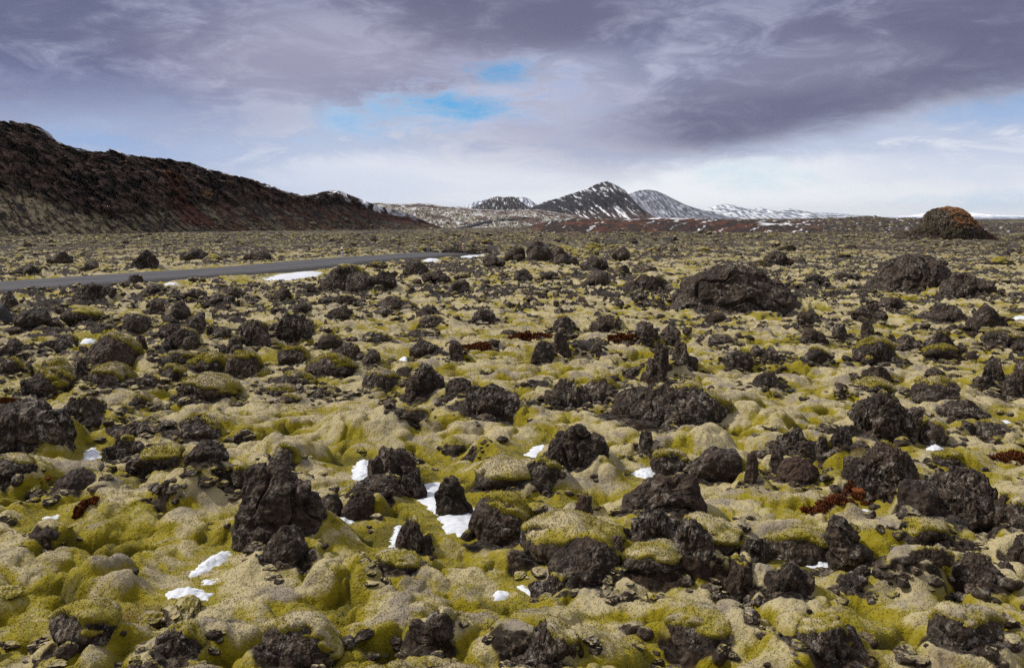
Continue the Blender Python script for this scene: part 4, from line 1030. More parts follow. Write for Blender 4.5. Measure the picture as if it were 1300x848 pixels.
SCREE = []
def build_cliff():
    sky = [(-260,150),(-120,152),(0,155),(20,157),(38,157),(52,162),(63,169),(72,179),(85,185),(100,189),(118,193),(130,194),(137,192),(150,192),(160,196),(180,199),(205,201),(225,205),(240,206),(262,214),(290,221),(318,227),(332,232),(346,236),(360,242),(385,248),(402,246),(412,243),(424,242),(434,243),(445,248),(456,252),(470,258),(485,263),(505,267.5),(522,273),(545,283),(565,290.5),(590,297)]
    nx, nt = 900, 240
    xs = np.linspace(-250, 590, nx); t = np.linspace(0, 1.5, nt)
    Db = np.interp(xs, [-250, 0, 300, 572], [150, 195, 260, 345])
    y = interp(sky, xs)
    y = y + 0.9 * fbm2(xs / 9, xs * 0, 301, 4) * sstep(560, 480, xs)
    hh0 = (HY - y) * Db / F + 4
    run = 8 + 0.95 * np.maximum(hh0, 0)
    Dt = Db + run; ztop = (HY - y) * Dt / F + 4.0
    zb = -0.4 + 0 * xs
    T, XS = np.meshgrid(t, xs, indexing='ij')
    # where the rock face starts above the scree
    sc = np.interp(xs, [-250, 0, 90, 150, 230, 330, 450, 572], [.42, .40, .34, .20, .38, .62, .8, .9]) + 0.07 * fbm2(xs / 40, xs * 0, 311, 3)
    SC = np.broadcast_to(sc, T.shape)
    zf = np.where(T < SC * 1.15, 0.9 * SC * (np.clip(T / (SC * 1.15), 0, 1)) ** 1.35, 0)
    up = np.clip((T - SC * 1.15) / np.maximum(1 - SC * 1.15, 0.05), 0, 1)
    zf = np.where(T >= SC * 1.15, 0.9 * SC + (1 - 0.9 * SC) * (1 - (1 - up) ** 1.7), zf)
    zf = np.where(T > 1, 1.0 - 0.35 * (T - 1) ** 1.2 / 0.5, zf)
    Dg = Db + run * T
    rock = sstep(-0.03, 0.06, T - SC * 1.15) * sstep(1.06, 0.98, T)
    az = (XS - CX) / F
    X = az * Dg; Y = Dg; Z = zb + (ztop - zb) * zf
    # gullies and ribs run down the slope, leaning with it
    s = XS / 15 + T * 7.5 * (0.4 + 0.6 * sstep(0, 260, XS))
    rib = np.abs(gn2(s, T * 0.9, 320)) + 0.5 * np.abs(gn2(s * 2.3, T * 1.7, 321)) + 0.3 * gn2(s * 5.1, T * 4, 322)
    hgt = np.maximum(ztop - zb, 0.5)
    fade = sstep(0, 0.12, T) * sstep(1.02, 0.93, T)
    P3 = np.stack([X.ravel() / 2.6, Y.ravel() / 2.6, Z.ravel() / 2.6], 1)
    crag = fbm3(P3, 5, 5, 0.6).reshape(T.shape); crag2 = ridge3(P3 * 0.45, 15, 3).reshape(T.shape)
    push = fade * np.minimum(hgt, 22) / 22
    Y = Y - push * ((rib * 1.7 - 0.7 + 1.2 * crag) * (1 - 0.7 * rock) + rock * (4.6 * crag + 1.3 * fbm3(P3 * 3.4, 55, 3, 0.6).reshape(T.shape) + 4.2 * crag2 + 5.0 * fbm2(XS / 60, T * 1.5, 351, 2)))
    X = X + push * rock * 2.0 * fbm3(P3 * 1.1 + 9, 25, 4, 0.6).reshape(T.shape)
    Z = Z + push * (1.1 * crag * (0.25 + rock)) + 0.12 * crag * sstep(0.9, 1.0, T) * sstep(2, 8, hgt)
    # what covers it: dark rock, mossy scree in leaning streaks, rust soil, dark gravel tongues, snow along the crest
    n1 = fbm2(XS / 30, T * 3, 330, 4); st = fbm2(XS / 8 + T * 13, T * 2.5, 331, 4); st2 = fbm2(XS / 3.2 + T * 26, T * 7, 333, 3)
    sp = fbm3(P3 * 1.4, 45, 4, 0.65).reshape(T.shape)
    c = np.zeros(T.shape + (3,))
    dk = np.array([0.030, 0.0235, 0.020]); br = np.array([0.085, 0.053, 0.038]); moss = np.array([0.300, 0.250, 0.150]); rust = np.array([0.090, 0.040, 0.026]); gr = np.array([0.046, 0.037, 0.033]); ochre = np.array([0.22, 0.115, 0.035]); olive = np.array([0.06, 0.052, 0.018])
    def lay(c, col, m): return c * (1 - m[..., None]) + col * m[..., None]
    rc = lay(np.broadcast_to(dk, c.shape).copy(), br, sstep(-0.15, 0.25, crag + 0.5 * n1)); rc = lay(rc, olive, 0.7 * sstep(0.12, 0.4, sp) ); rc = lay(rc, np.array([0.150, 0.105, 0.085]), 0.8 * sstep(0.10, 0.32, fbm2(XS / 9, T * 10, 337, 4) * 0.7 + 0.7 * fbm3(P3 * 2.3, 57, 3, 0.6).reshape(T.shape)))
    rc = lay(rc, np.array([0.135, 0.088, 0.066]), 0.65 * sstep(0.06, 0.24, fbm2(XS / 45, T * 15, 361, 4, g=0.6) + 0.3 * sp) * sstep(1.0, 0.8, T))  # tan strata bands, also painting lit ledges into the face
    mossy = np.interp(XS, [-250, 60, 150, 240, 330, 420, 500], [1, 1, .75, .6, .5, .35, .1])
    scr = lay(np.broadcast_to(gr, c.shape).copy(), moss, mossy * sstep(-0.25, 0.16, 0.55 * st + 0.45 * st2 + 0.9 * sp + 0.3 * n1 - 0.35 * (T - 0.25) * sstep(100, 300, XS)))
    scr = lay(scr, rust, 0.6 * sstep(0.16, 0.38, fbm2(XS / 26 + T * 3, T * 2.2, 335, 3) + 0.25 * sstep(150, 300, XS) - 0.35 * sstep(200, 40, XS)))
    c = lay(scr, rc, rock)
    # the rust gully under the ochre ledge
    gx = 215 + (0.75 - T) * 75
    rg = sstep(1.0, 0.5, np.abs((XS - gx + 14 * st) / (14 + 26 * (0.75 - T)))) * sstep(0.16, 0.24, T) * sstep(0.80, 0.70, T)
    c = lay(c, rust * 1.1, rg); oc = sstep(1, 0.4, np.hypot((XS - 224 + 8 * sp) / 22, (T - 0.66 + .05 * n1) / 0.05)) + sstep(1, 0.4, np.hypot((XS - 268) / 12, (T - 0.64) / 0.035))
    c = lay(c, ochre, np.clip(oc, 0, 1) * 0.85 * sstep(-0.3, 0.1, crag))
    rr = 0.4 * sstep(0.16, 0.34, fbm2(XS / 18, T * 4, 338, 3)) * sstep(300, 360, XS) * sstep(0.35, 0.6, T)
    c = lay(c, rust * 1.1, 0.8 * rr)
    sn = sstep(0.05, 0.2, fbm2(XS / 14, T * 16, 340, 3) + 0.30 * sstep(0.97, 1.03, T) - 0.02) * sstep(0.90, 0.97, T)
    sn = sn * sstep(560, 480, XS)
    c = lay(c, np.array([0.8, 0.82, 0.86]), sn)
    V = np.stack([X.ravel(), Y.ravel(), Z.ravel()], 1)
    SCREE.append(V[(T.ravel() > 0.01) & (T.ravel() < 0.5) & (rock.ravel() < 0.4)])
    o = obj('hillside', mesh_from('hillside', V, grid_faces(nt, nx)[:, ::-1], True, None, dict(Col=c.reshape(-1, 3))), HILL)
    tag(o, 'long dark cliff of lava with moss and rust scree below, left', 'hill', None, 'structure')
build_cliff()

SNOWC = np.array([0.80, 0.83, 0.88])
def lay(c, col, m): return c * (1 - m[..., None]) + np.asarray(col) * m[..., None]

def slope(name, label, sky, D0, D1, seed, paint, rough=0.6, nx=700, nt=140, back=1.35, p=1.0, z0=None):
    """a broad rise whose crest follows a skyline at distance D1, falling again behind"""
    x0, x1 = sky[0][0], sky[-1][0]
    xs = np.linspace(x0, x1, nx); t = np.linspace(0, back, nt)
    T, XS = np.meshgrid(t, xs, indexing='ij')
    az = (XS - CX) / F
    ys = interp(sky, xs) + 0.35 * fbm2(xs / 8, xs * 0, seed, 4)
    zt = (HY - ys) * D1 / F + 4.0
    D = D0 + (D1 - D0) * T
    X = az * D; Y = D
    g = ground_low(az[0] * D0, np.full(nx, float(D0))) - 0.6
    if z0 is not None: g = g * 0 + z0
    u = np.clip(T, 0, 1) ** p
    Z = g + (zt - g) * u
    Z = np.where(T > 1, zt - (zt - g + 2) * sstep(1, back, T), Z)
    n = fbm2(X / (rough * 30), Y / (rough * 60), seed + 9, 5, g=0.55)
    Z = Z + rough * n * sstep(0, 0.1, T) * sstep(1.0, 0.9, T) * 3
    c = paint(XS, T, X, Y, Z)
    V = np.stack([X.ravel(), Y.ravel(), Z.ravel()], 1)
    SLOPES.append(V[(T.ravel() > 0.02) & (T.ravel() < 0.97)])
    o = obj(name, mesh_from(name, V, grid_faces(nt, nx)[:, ::-1], True, None, dict(Col=c.reshape(-1, 3))), HILL)
    tag(o, label, 'hill', None, 'structure')
    return o

SLOPES = []
def paint_pale(XS, T, X, Y, Z):
    n = fbm2(XS / 5, T * 26, 401, 4, g=0.65); n2 = fbm2(XS / 28, T * 6, 402, 4); n3 = fbm2(XS / 2.2, T * 60, 403, 3)
    c = np.broadcast_to(np.array([0.050, 0.040, 0.033]), T.shape + (3,)).copy()
    c = lay(c, [0.20, 0.178, 0.125], sstep(-0.22, 0.1, n + 0.5 * n3))
    c = lay(c, [0.60, 0.60, 0.60], 0.75 * sstep(0.10, 0.34, n3 + 0.35 * n + 0.12 * sstep(.5, 1, T)))
    rd = sstep(0.02, 0.25, n2 + 0.4 * sstep(0.62, 0.72, T) * sstep(0.95, 0.85, T) + 0.15 * sstep(560, 640, XS) * sstep(0.1, 0.3, T) - 0.10)
    c = lay(c, [0.060, 0.032, 0.027], 0.85 * rd * sstep(-0.5, 0.0, n + 0.3))
    c = lay(c, SNOWC, 0.5 * sstep(0.17, 0.4, fbm2(XS / 14, T * 30, 405, 4) + 0.15 * sstep(0.7, 1, T)) )
    return c
slope('snowy_hillside', 'pale snow-dusted lava slope rising behind the cliff end', [(430,268),(455,259),(480,257.5),(500,259),(515,259.5),(528,258),(545,259),(565,262.5),(585,263),(600,265.5),(640,267),(680,266),(700,269),(730,274),(760,280),(800,290)], 350, 1300, 410, paint_pale, 1.0, p=1.1)

def paint_brown(XS, T, X, Y, Z):
    n = fbm2(XS / 9, T * 12, 421, 4, g=0.6); n2 = fbm2(XS / 30 , T * 4, 422, 4); st = fbm2(XS / 10 - T * 7, T * 2.5, 423, 4)
    c = np.broadcast_to(np.array([0.036, 0.026, 0.023]), T.shape + (3,)).copy()
    c = lay(c, [0.085, 0.036, 0.024], sstep(-0.05, 0.2, n2 + 0.2 * n))
    c = lay(c, [0.17, 0.15, 0.10], 0.75 * sstep(0.12, 0.35, n + 0.5 * sstep(0.3, 0.05, T) - 0.12))
    c = lay(c, SNOWC, 0.7 * sstep(0.30, 0.46, st + 0.3 * n + 0.08 * sstep(0.3, 0.8, T)))
    ln = sstep(1.0, 0.45, np.abs(T - 0.93 - 0.03 * n) / 0.05) * sstep(770, 800, XS) * sstep(905, 850, XS) + sstep(1.0, 0.4, np.abs(T - 0.62 - 0.1 * n2) / 0.06) * sstep(960, 975, XS) * sstep(1012, 1000, XS)
    c = lay(c, SNOWC, np.clip(ln, 0, 1) * 0.95)
    return c
slope('brown_hillside', 'low rust-brown rise streaked with snow below the central mountain', [(640,296),(675,286),(700,280),(730,277.5),(760,278),(790,279),(815,277.5),(845,276.5),(880,277),(915,279),(960,280),(1000,280.5),(1040,281),(1075,284),(1110,288)], 172, 420, 430, paint_brown, 0.35, p=0.9)
def paint_dark(XS, T, X, Y, Z):
    n = fbm2(XS / 5, T * 20, 441, 4, g=0.65); n2 = fbm2(XS / 25, T * 5, 442, 3)
    c = np.broadcast_to(np.array([0.034, 0.027, 0.023]), T.shape + (3,)).copy()
    c = lay(c, [0.13, 0.115, 0.08], 0.85 * sstep(-0.05, 0.25, n))
    c = lay(c, [0.06, 0.034, 0.027], 0.6 * sstep(0.05, 0.3, n2))
    c = lay(c, SNOWC, 0.7 * sstep(0.33, 0.45, fbm2(XS / 7, T * 30, 445, 3)))
    return c
slope('dark_lava_rise', 'dark rough lava rise along the far right horizon', [(880,284),(920,280),(970,279),(1030,277.5),(1060,277),(1085,275.5),(1100,274),(1110,274.5),(1130,277),(1160,276.5),(1180,277.5),(1220,281),(1260,282.5),(1300,283),(1360,283.5),(1450,284)], 185, 560, 450, paint_dark, 0.4, p=0.85)

def mountain(name, label, sky, D, depth, seed, paint, nx=520, nt=150, base=None, gully=1.0, lean=0.0):
    """a mountain whose crest follows a skyline at distance D with ridged flanks before and behind it"""
    x0, x1 = sky[0][0], sky[-1][0]
    xs = np.linspace(x0, x1, nx); t = np.linspace(-1, 1, nt)
    T, XS = np.meshgrid(t, xs, indexing='ij')
    az = (XS - CX) / F
    sc = (x1 - x0) / 40
    ys = interp(sky, xs) + 0.30 * fbm2(xs / 6, xs * 0, seed, 4)
    zt = np.maximum((HY - ys) * D / F + 4, -20.0)
    zt = np.broadcast_to(zt, T.shape)
    X = az * D; Y = D + depth * T + 0.25 * depth * fbm2(XS / (10 * sc), T * 0.3, seed + 2, 2) * np.abs(T)
    fall = 1 - np.abs(T) ** 0.95
    s = XS / (1.6 * sc) + T * (2.0 + lean) 
    g = np.abs(gn2(s, T * 1.4, seed + 3)) + 0.5 * np.abs(gn2(s * 2.1, T * 2.8 + 4, seed + 4)) + 0.25 * np.abs(gn2(s * 4.3, T * 5.6, seed + 5))
    hmax = max(float(zt.max()), 1.0)
    Z = zt * fall + gully * 0.13 * hmax * (g - 0.4) * np.clip(4 * fall * (1 - fall), 0, 1) * np.clip(zt / hmax + 0.15, 0, 1)
    Z = np.where(np.abs(T) > 0.97, -30.0, Z - 6 * sstep(0.5, 1, np.abs(T)))
    c = paint(XS, T, Z / hmax, g)
    V = np.stack([X.ravel(), Y.ravel(), Z.ravel()], 1)
    o = obj(name, mesh_from(name, V, grid_faces(nt, nx)[:, ::-1], True, None, dict(Col=c.reshape(-1, 3))), FARM)
    tag(o, label, 'mountain', None, 'structure')

def paint_main(XS, T, hz, g):
    n = fbm2(XS / 12, T * 5, 501, 4); n2 = fbm2(XS / 3.0 + 13 * T, T * 1.8, 502, 5, g=0.65)
    c = np.broadcast_to(np.array([0.015, 0.015, 0.020]), T.shape + (3,)).copy()
    c = lay(c, [0.034, 0.031, 0.034], sstep(-0.1, 0.3, n))
    c = lay(c, [0.060, 0.036, 0.030], 0.7 * sstep(0.28, 0.1, hz))
    left = sstep(800, 782, XS)
    s = sstep(0.04, 0.26, n2 + 0.55 * (0.42 - g) + 0.10 * sstep(0.35, 0.75, hz) - 0.10) * (0.15 + 0.85 * left)
    s = np.maximum(s, sstep(1, 0.55, np.hypot((XS - 760) / 16, (hz - 0.74) / 0.10) + 0.6 + 3.0 * n2))
    return lay(c, SNOWC, 0.8 * s)
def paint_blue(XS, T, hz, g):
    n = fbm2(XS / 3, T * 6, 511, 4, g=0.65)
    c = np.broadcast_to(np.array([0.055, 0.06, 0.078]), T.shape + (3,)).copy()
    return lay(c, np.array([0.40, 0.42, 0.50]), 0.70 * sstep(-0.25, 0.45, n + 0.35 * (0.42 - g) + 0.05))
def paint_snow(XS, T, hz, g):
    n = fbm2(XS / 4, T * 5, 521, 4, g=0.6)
    c = np.broadcast_to(np.array([0.10, 0.12, 0.17]), T.shape + (3,)).copy()  # blue base paints in the shadows on the distant snow
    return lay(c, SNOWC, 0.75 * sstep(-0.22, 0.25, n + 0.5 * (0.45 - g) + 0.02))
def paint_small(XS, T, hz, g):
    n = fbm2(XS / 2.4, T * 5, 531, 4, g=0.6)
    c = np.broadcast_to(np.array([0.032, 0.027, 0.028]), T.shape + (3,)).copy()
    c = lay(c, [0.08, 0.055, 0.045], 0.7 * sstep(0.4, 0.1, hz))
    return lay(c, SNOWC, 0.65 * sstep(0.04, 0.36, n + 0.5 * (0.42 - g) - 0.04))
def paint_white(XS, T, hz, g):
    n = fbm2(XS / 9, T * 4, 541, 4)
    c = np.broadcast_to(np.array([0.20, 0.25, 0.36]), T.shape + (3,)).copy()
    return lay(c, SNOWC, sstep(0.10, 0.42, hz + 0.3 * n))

mountain('central_mountain', 'dark peaked mountain streaked with snow, steep on its right flank', [(640,279),(665,268),(678,262),(690,256.5),(705,252.5),(720,247.5),(733,243.5),(746,239.5),(754,235),(764,231),(771,230),(778,233),(786,237),(793,241),(798,247),(804,256),(810,264),(817,272),(826,278)], 3000, 420, 601, paint_main, gully=1.1)
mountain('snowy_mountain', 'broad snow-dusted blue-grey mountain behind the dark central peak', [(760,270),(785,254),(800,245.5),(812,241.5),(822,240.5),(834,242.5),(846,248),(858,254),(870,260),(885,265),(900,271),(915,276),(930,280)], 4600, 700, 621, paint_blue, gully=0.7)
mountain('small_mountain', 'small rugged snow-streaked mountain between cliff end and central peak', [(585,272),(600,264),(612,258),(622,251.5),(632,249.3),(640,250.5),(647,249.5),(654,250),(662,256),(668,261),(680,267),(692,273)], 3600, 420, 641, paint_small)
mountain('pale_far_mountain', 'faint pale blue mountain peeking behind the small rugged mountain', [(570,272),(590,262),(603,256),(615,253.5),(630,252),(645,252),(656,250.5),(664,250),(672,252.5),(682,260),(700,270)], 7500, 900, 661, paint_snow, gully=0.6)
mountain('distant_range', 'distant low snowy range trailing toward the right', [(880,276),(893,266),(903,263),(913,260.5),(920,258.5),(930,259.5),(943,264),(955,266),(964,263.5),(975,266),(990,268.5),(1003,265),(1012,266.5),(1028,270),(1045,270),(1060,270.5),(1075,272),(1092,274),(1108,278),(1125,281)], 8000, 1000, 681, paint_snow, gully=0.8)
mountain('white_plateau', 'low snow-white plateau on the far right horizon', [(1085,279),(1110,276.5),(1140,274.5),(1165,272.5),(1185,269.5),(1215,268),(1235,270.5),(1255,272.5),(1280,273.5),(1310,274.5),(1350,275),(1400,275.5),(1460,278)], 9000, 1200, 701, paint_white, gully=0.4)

def slope_rubble():
    P_ = []; W_ = []
    for V, n, k in zip(SLOPES + SCREE, (500, 160, 1500, 900), (0.7, 0.6, 0.75, 0.62)):
        D = V[:, 1]; pr = 1 / D; i = rng.choice(len(V), n, p=pr / pr.sum(), replace=False)
        P_.append(V[i]); W_.append(k * np.exp(rng.normal(0.0, 0.45, n)) * (D[i] / 220) ** 0.7)
    P_ = np.concatenate(P_); W_ = np.concatenate(W_)
    o = rubble('far_lava_rubble', P_[:, 0], P_[:, 1], W_, P_[:, 2] - 0.25 * W_, ROCKB, 8, 2)
    tag(o, 'distant dark lava blocks merging into the far slopes and scree', 'rubble', None, 'stuff')
slope_rubble()

# the lone crag on the right horizon
def lone_crag():
    V, Fc, (X0, Y0, z0), W, dp, hz = outline_rock([(1130,304),(1138,296),(1148,290),(1160,286),(1170,285),(1178,283),(1179,275),(1180,267),(1186,262),(1194,259.5),(1204,258),(1212,259),(1219,262),(1225,267),(1230,274),(1234,281),(1241,286),(1250,291),(1259,297),(1268,304)], 31, 0.5, 2.6, 0.62, (240, 150))
    m, t, b = material('crag_rock'); ge = t.new('ShaderNodeNewGeometry'); tc = t.new('ShaderNodeTexCoord')
    c, h = rock_colour(t, ge.outputs['Position'], 0.28)
    c = t.mix(t.ss(t.noise(ge.outputs['Position'], 0.3, 4.0), 0.45, 0.65, 0, 0.7), c, (0.05, 0.043, 0.022))
    so = t.new('ShaderNodeSeparateXYZ'); t.l.new(tc.outputs['Object'], so.inputs[0]); sn = t.new('ShaderNodeSeparateXYZ'); t.l.new(ge.outputs['Normal'], sn.inputs[0])
    k = t.m('ADD', t.m('ADD', sn.outputs[2], t.m('MULTIPLY', sn.outputs[0], 0.7)), t.m('MULTIPLY', t.noise(ge.outputs['Position'], 0.5, 4.0), 0.6))
    k = t.m('MULTIPLY', t.ss(k, 0.55, 1.0), t.m('MULTIPLY', t.ss(so.outputs[2], 1.8, 3.6), t.ss(t.m('ADD', so.outputs[0], t.m('MULTIPLY', t.noise(ge.outputs['Position'], 0.4, 3.0), 2.0)), -0.6, 1.0)))
    c = t.mix(t.m('MULTIPLY', k, 0.85), c, (0.26, 0.115, 0.040))  # orange light on the upper right faces put into the colour
    k2 = t.m('MULTIPLY', t.ss(so.outputs[0], 4.0, 7.0), t.ss(t.noise(ge.outputs['Position'], 0.6, 4.0), 0.38, 0.55))
    c = t.mix(t.m('MULTIPLY', k2, 0.8), c, (0.075, 0.030, 0.020))
    t.l.new(c, b.inputs['Base Color']); t.l.new(t.bump(h, 0.8, 0.25), b.inputs['Normal'])
    o = obj('crag', mesh_from('crag', V, Fc, False), m, None, (X0, Y0, z0))
    tag(o, 'lone hunched crag with an orange crest painted as lit on the right horizon', 'crag')
lone_crag()

# dirt track on the pale slope
def track():
    pts = [(582, 291.5), (596, 288), (612, 284), (630, 281.5), (650, 280), (668, 277.5)]
    m, t, b = material('track_gravel'); ge = t.new('ShaderNodeNewGeometry'); n = t.noise(ge.outputs['Position'], 0.6, 4.0)
    t.l.new(t.mix(n, (0.03, 0.03, 0.035), (0.07, 0.07, 0.08)), b.inputs['Base Color'])
    hill = bpy.data.objects['snowy_hillside'].data
    co = np.empty(len(hill.vertices) * 3, np.float32); hill.vertices.foreach_get('co', co); co = co.reshape(-1, 3)
    pxx = CX + F * co[:, 0] / co[:, 1]; pyy = HY - F * (co[:, 2] - H) / co[:, 1]
    p = resample(np.array(pts), 12); V = []
    for x, y in p:
        d = (pxx - x) ** 2 + ((pyy - y) * 3) ** 2; k = np.argmin(np.where(co[:, 1] < 1250, d, 1e9)); c0 = co[k]
        V.append(c0)
    V = np.array(V)
    for _ in range(4): V[1:-1, :2] = (V[:-2, :2] + V[1:-1, :2] * 2 + V[2:, :2]) / 4
    for k in range(len(V)): V[k, 2] = np.median(co[np.argsort((co[:, 0] - V[k, 0]) ** 2 + (co[:, 1] - V[k, 1]) ** 2)[:4], 2]) + 0.1
    w = 2.4; up = np.array([0, 0, 0.5])
    tg = np.gradient(V, axis=0); nn = np.stack([tg[:, 1], -tg[:, 0], 0 * tg[:, 0]], 1); nn /= np.linalg.norm(nn, axis=1)[:, None] + 1e-9
    A = np.stack([V - nn * w - np.array([0, 0, 1.5]), V - nn * w * .8 + up, V + nn * w * .8 + up, V + nn * w - np.array([0, 0, 1.5])], 1).reshape(-1, 3)
    o = obj('track', mesh_from('track', A, grid_faces(len(V), 4)[:, ::-1], True), m)
    tag(o, 'thin dark track winding up the pale far slope', 'track', None, 'structure')
track()

# ------------------------------------------------------------------ sky and light
SUN_EL, SUN_AZ = 47.0, -80.0       # degrees; azimuth from the view direction, negative to the left
def build_world():
    w = bpy.data.worlds.new('World'); scene.world = w; w.use_nodes = True
    nt = w.node_tree; nt.nodes.clear(); t = NT(nt)
    out = t.new('ShaderNodeOutputWorld'); bg = t.new('ShaderNodeBackground')
    sky = t.new('ShaderNodeTexSky', sky_type='NISHITA', sun_disc=False, sun_elevation=math.radians(SUN_EL), sun_rotation=math.radians(SUN_AZ))
    tc = t.new('ShaderNodeTexCoord'); sp = t.new('ShaderNodeSeparateXYZ'); t.l.new(tc.outputs['Generated'], sp.inputs[0])
    X, Y, Z = sp.outputs
    zc = t.m('MAXIMUM', Z, 0.0)
    az = t.m('MULTIPLY', t.m('ARCTAN2', X, Y), 57.2958); el = t.m('MULTIPLY', t.m('ARCSINE', zc), 57.2958)
    k = t.m('ADD', zc, 0.07)
    pl = t.comb(t.m('DIVIDE', X, k), t.m('DIVIDE', Y, k), 0.3)          # the cloud deck as a flat layer overhead
    sk = t.comb(t.m('MULTIPLY', az, 0.075), t.m('MULTIPLY', el, 0.21), 0.7)
    n1 = t.noise(pl, 0.55, 6.0, 0.58, 0.3); n2 = t.noise(sk, 1.0, 6.0, 0.60, 0.4); n3 = t.noise(sk, 2.6, 8.0, 0.66, 0.6); nb = t.noise(pl, 0.23, 3.0, 0.5)
    c1 = t.m('SUBTRACT', n1, 0.5); c2 = t.m('SUBTRACT', n2, 0.5); c3 = t.m('SUBTRACT', n3, 0.5)
    # how high the dark deck reaches down, by bearing
    e = t.m('ADD', el, t.m('ADD', t.m('MULTIPLY', c2, 5.0), t.m('MULTIPLY', c3, 3.4)))
    edge = t.new('ShaderNodeFloatCurve'); cv = edge.mapping.curves[0]
    pts = [(0.0, 0.36), (0.22, 0.36), (0.36, 0.40), (0.44, 0.36), (0.5, 0.33), (0.56, 0.27), (0.64, 0.26), (0.72, 0.32), (0.80, 0.42), (1.0, 0.45)]
    cv.points[0].location = pts[0]; cv.points[1].location = pts[-1]
    for p_ in pts[1:-1]: cv.points.new(*p_)
    edge.mapping.update()
    t.l.new(t.m('DIVIDE', t.m('ADD', az, 45.0), 90.0, clamp=True), edge.inputs['Value'])
    eb = t.m('MULTIPLY', edge.outputs[0], 16.0)
    rel = t.m('SUBTRACT', e, eb)
    right = t.ss(az, 3.0, 14.0)
    soft = t.new('ShaderNodeMix', data_type='FLOAT', ins={0: right, 2: 2.6, 3: 1.5}).outputs[0]
    deck = t.ss(t.m('DIVIDE', rel, soft), -1.0, 1.0)
    low = t.mix(t.ss(e, 0.0, 4.5), (0.74, 0.79, 0.88), (0.52, 0.59, 0.76))
    low = t.mix(t.ss(t.m('ADD', t.m('MULTIPLY', c3, 2.2), t.m('MULTIPLY', c2, 1.6)), -0.10, 0.40, 0, 0.9), low, (0.80, 0.83, 0.89))
    low = t.mix(t.m('MULTIPLY', t.ss(az, -8.0, -24.0), 0.65), low, (0.36, 0.45, 0.68))
    low = t.mix(t.m('MULTIPLY', t.ss(t.m('ADD', az, t.m('MULTIPLY', c2, 14.0)), 3.0, 12.0), t.ss(t.m('ADD', el, t.m('MULTIPLY', c3, 3.0)), 4.6, 1.2, 0, 0.6)), low, (0.88, 0.90, 0.94))
    dk = t.mix(t.ss(t.m('ADD', t.m('ADD', t.m('MULTIPLY', c1, 1.5), t.m('MULTIPLY', c2, 1.1)), t.m('MULTIPLY', c3, 1.5)), -0.26, 0.30), (0.212, 0.238, 0.370), (0.450, 0.475, 0.625))
    dk = t.mix(t.ss(nb, 0.45, 0.68, 0, 0.35), dk, (0.350, 0.345, 0.470))
    dk = t.mix(t.ss(t.m('ADD', el, t.m('MULTIPLY', c2, 4.0)), 10.5, 16.0, 0, 0.5), dk, (0.135, 0.145, 0.255))
    dk = t.mix(t.m('MULTIPLY', t.ss(az, -12.0, -30.0), t.ss(el, 12.0, 7.0, 0, 0.35)), dk, (0.19, 0.22, 0.40))
    core = t.m('MULTIPLY', t.m('MULTIPLY', t.ss(rel, -0.3, 1.2), t.ss(rel, 6.0, 2.0)), right)
    dk = t.mix(t.m('MULTIPLY', core, 0.75), dk, t.mix(t.ss(c3, -0.2, 0.2), (0.128, 0.132, 0.222), (0.185, 0.184, 0.288)))
    def pxa(x, y): return math.degrees(math.atan((x - CX) / F)), math.degrees(math.atan((HY - y) / math.hypot(F, x - CX)))
    def blob(x, y, rx, ry, tilt=0.0, rag=1.0):
        a, b = pxa(x, y); ra, rb = rx / 19.5, ry / 18.5
        u = t.m('DIVIDE', t.m('SUBTRACT', az, a), ra); v = t.m('DIVIDE', t.m('ADD', t.m('SUBTRACT', el, b), t.m('MULTIPLY', t.m('SUBTRACT', az, a), tilt)), rb)
        q = t.m('ADD', t.m('ADD', t.m('MULTIPLY', u, u), t.m('MULTIPLY', v, v)), t.m('ADD', t.m('MULTIPLY', c3, 2.4 * rag), t.m('MULTIPLY', c2, 2.0 * rag)))
        return t.ss(q, 1.5, -0.2)
    for bx, by, rx, ry, tl, cc, k_ in ((420, 70, 260, 60, 0.0, (0.400, 0.375, 0.510), 0.65), (735, 140, 130, 70, 0.1, (0.430, 0.450, 0.600), 0.8), (60, 120, 200, 55, 0.0, (0.150, 0.172, 0.320), 0.6), (30, 10, 240, 60, 0.0, (0.105, 0.115, 0.215), 0.65), (1290, 5, 200, 50, 0.0, (0.110, 0.115, 0.205), 0.6),
                                   (650, 20, 230, 45, 0.0, (0.130, 0.128, 0.215), 0.7), (1180, 30, 280, 40, 0.0, (0.150, 0.148, 0.245), 0.6), (1060, 135, 330, 46, -0.05, (0.152, 0.160, 0.258), 0.8), (1010, 90, 150, 28, -0.1, (0.300, 0.300, 0.420), 0.4),
                                   (250, 160, 260, 28, 0.0, (0.250, 0.285, 0.470), 0.5)):
        dk = t.mix(t.m('MULTIPLY', blob(bx, by, rx, ry, tl), k_), dk, cc)
    for bx, by, rx, ry, tl, cc, k_ in ((580, 225, 230, 32, 0.0, (0.80, 0.83, 0.90), 0.8), (1010, 240, 320, 38, 0.0, (0.90, 0.92, 0.95), 0.85), (800, 255, 240, 16, 0.0, (0.92, 0.94, 0.97), 0.8), (1240, 215, 160, 30, -0.05, (0.60, 0.67, 0.82), 0.6), (420, 235, 160, 22, 0.0, (0.60, 0.68, 0.84), 0.5)):
        low = t.mix(t.m('MULTIPLY', blob(bx, by, rx, ry, tl), k_), low, cc)
    col = t.mix(deck, low, dk)
    # unseen sky: brightened overhead as fill light, dimmed behind the view
    top = t.mix(t.ss(n1, 0.35, 0.65), (0.50, 0.50, 0.58), (0.88, 0.87, 0.88))
    col = t.mix(t.ss(el, 18.0, 44.0), col, top)
    back = t.mix(t.ss(n1, 0.35, 0.65), (0.22, 0.22, 0.30), (0.42, 0.41, 0.47))
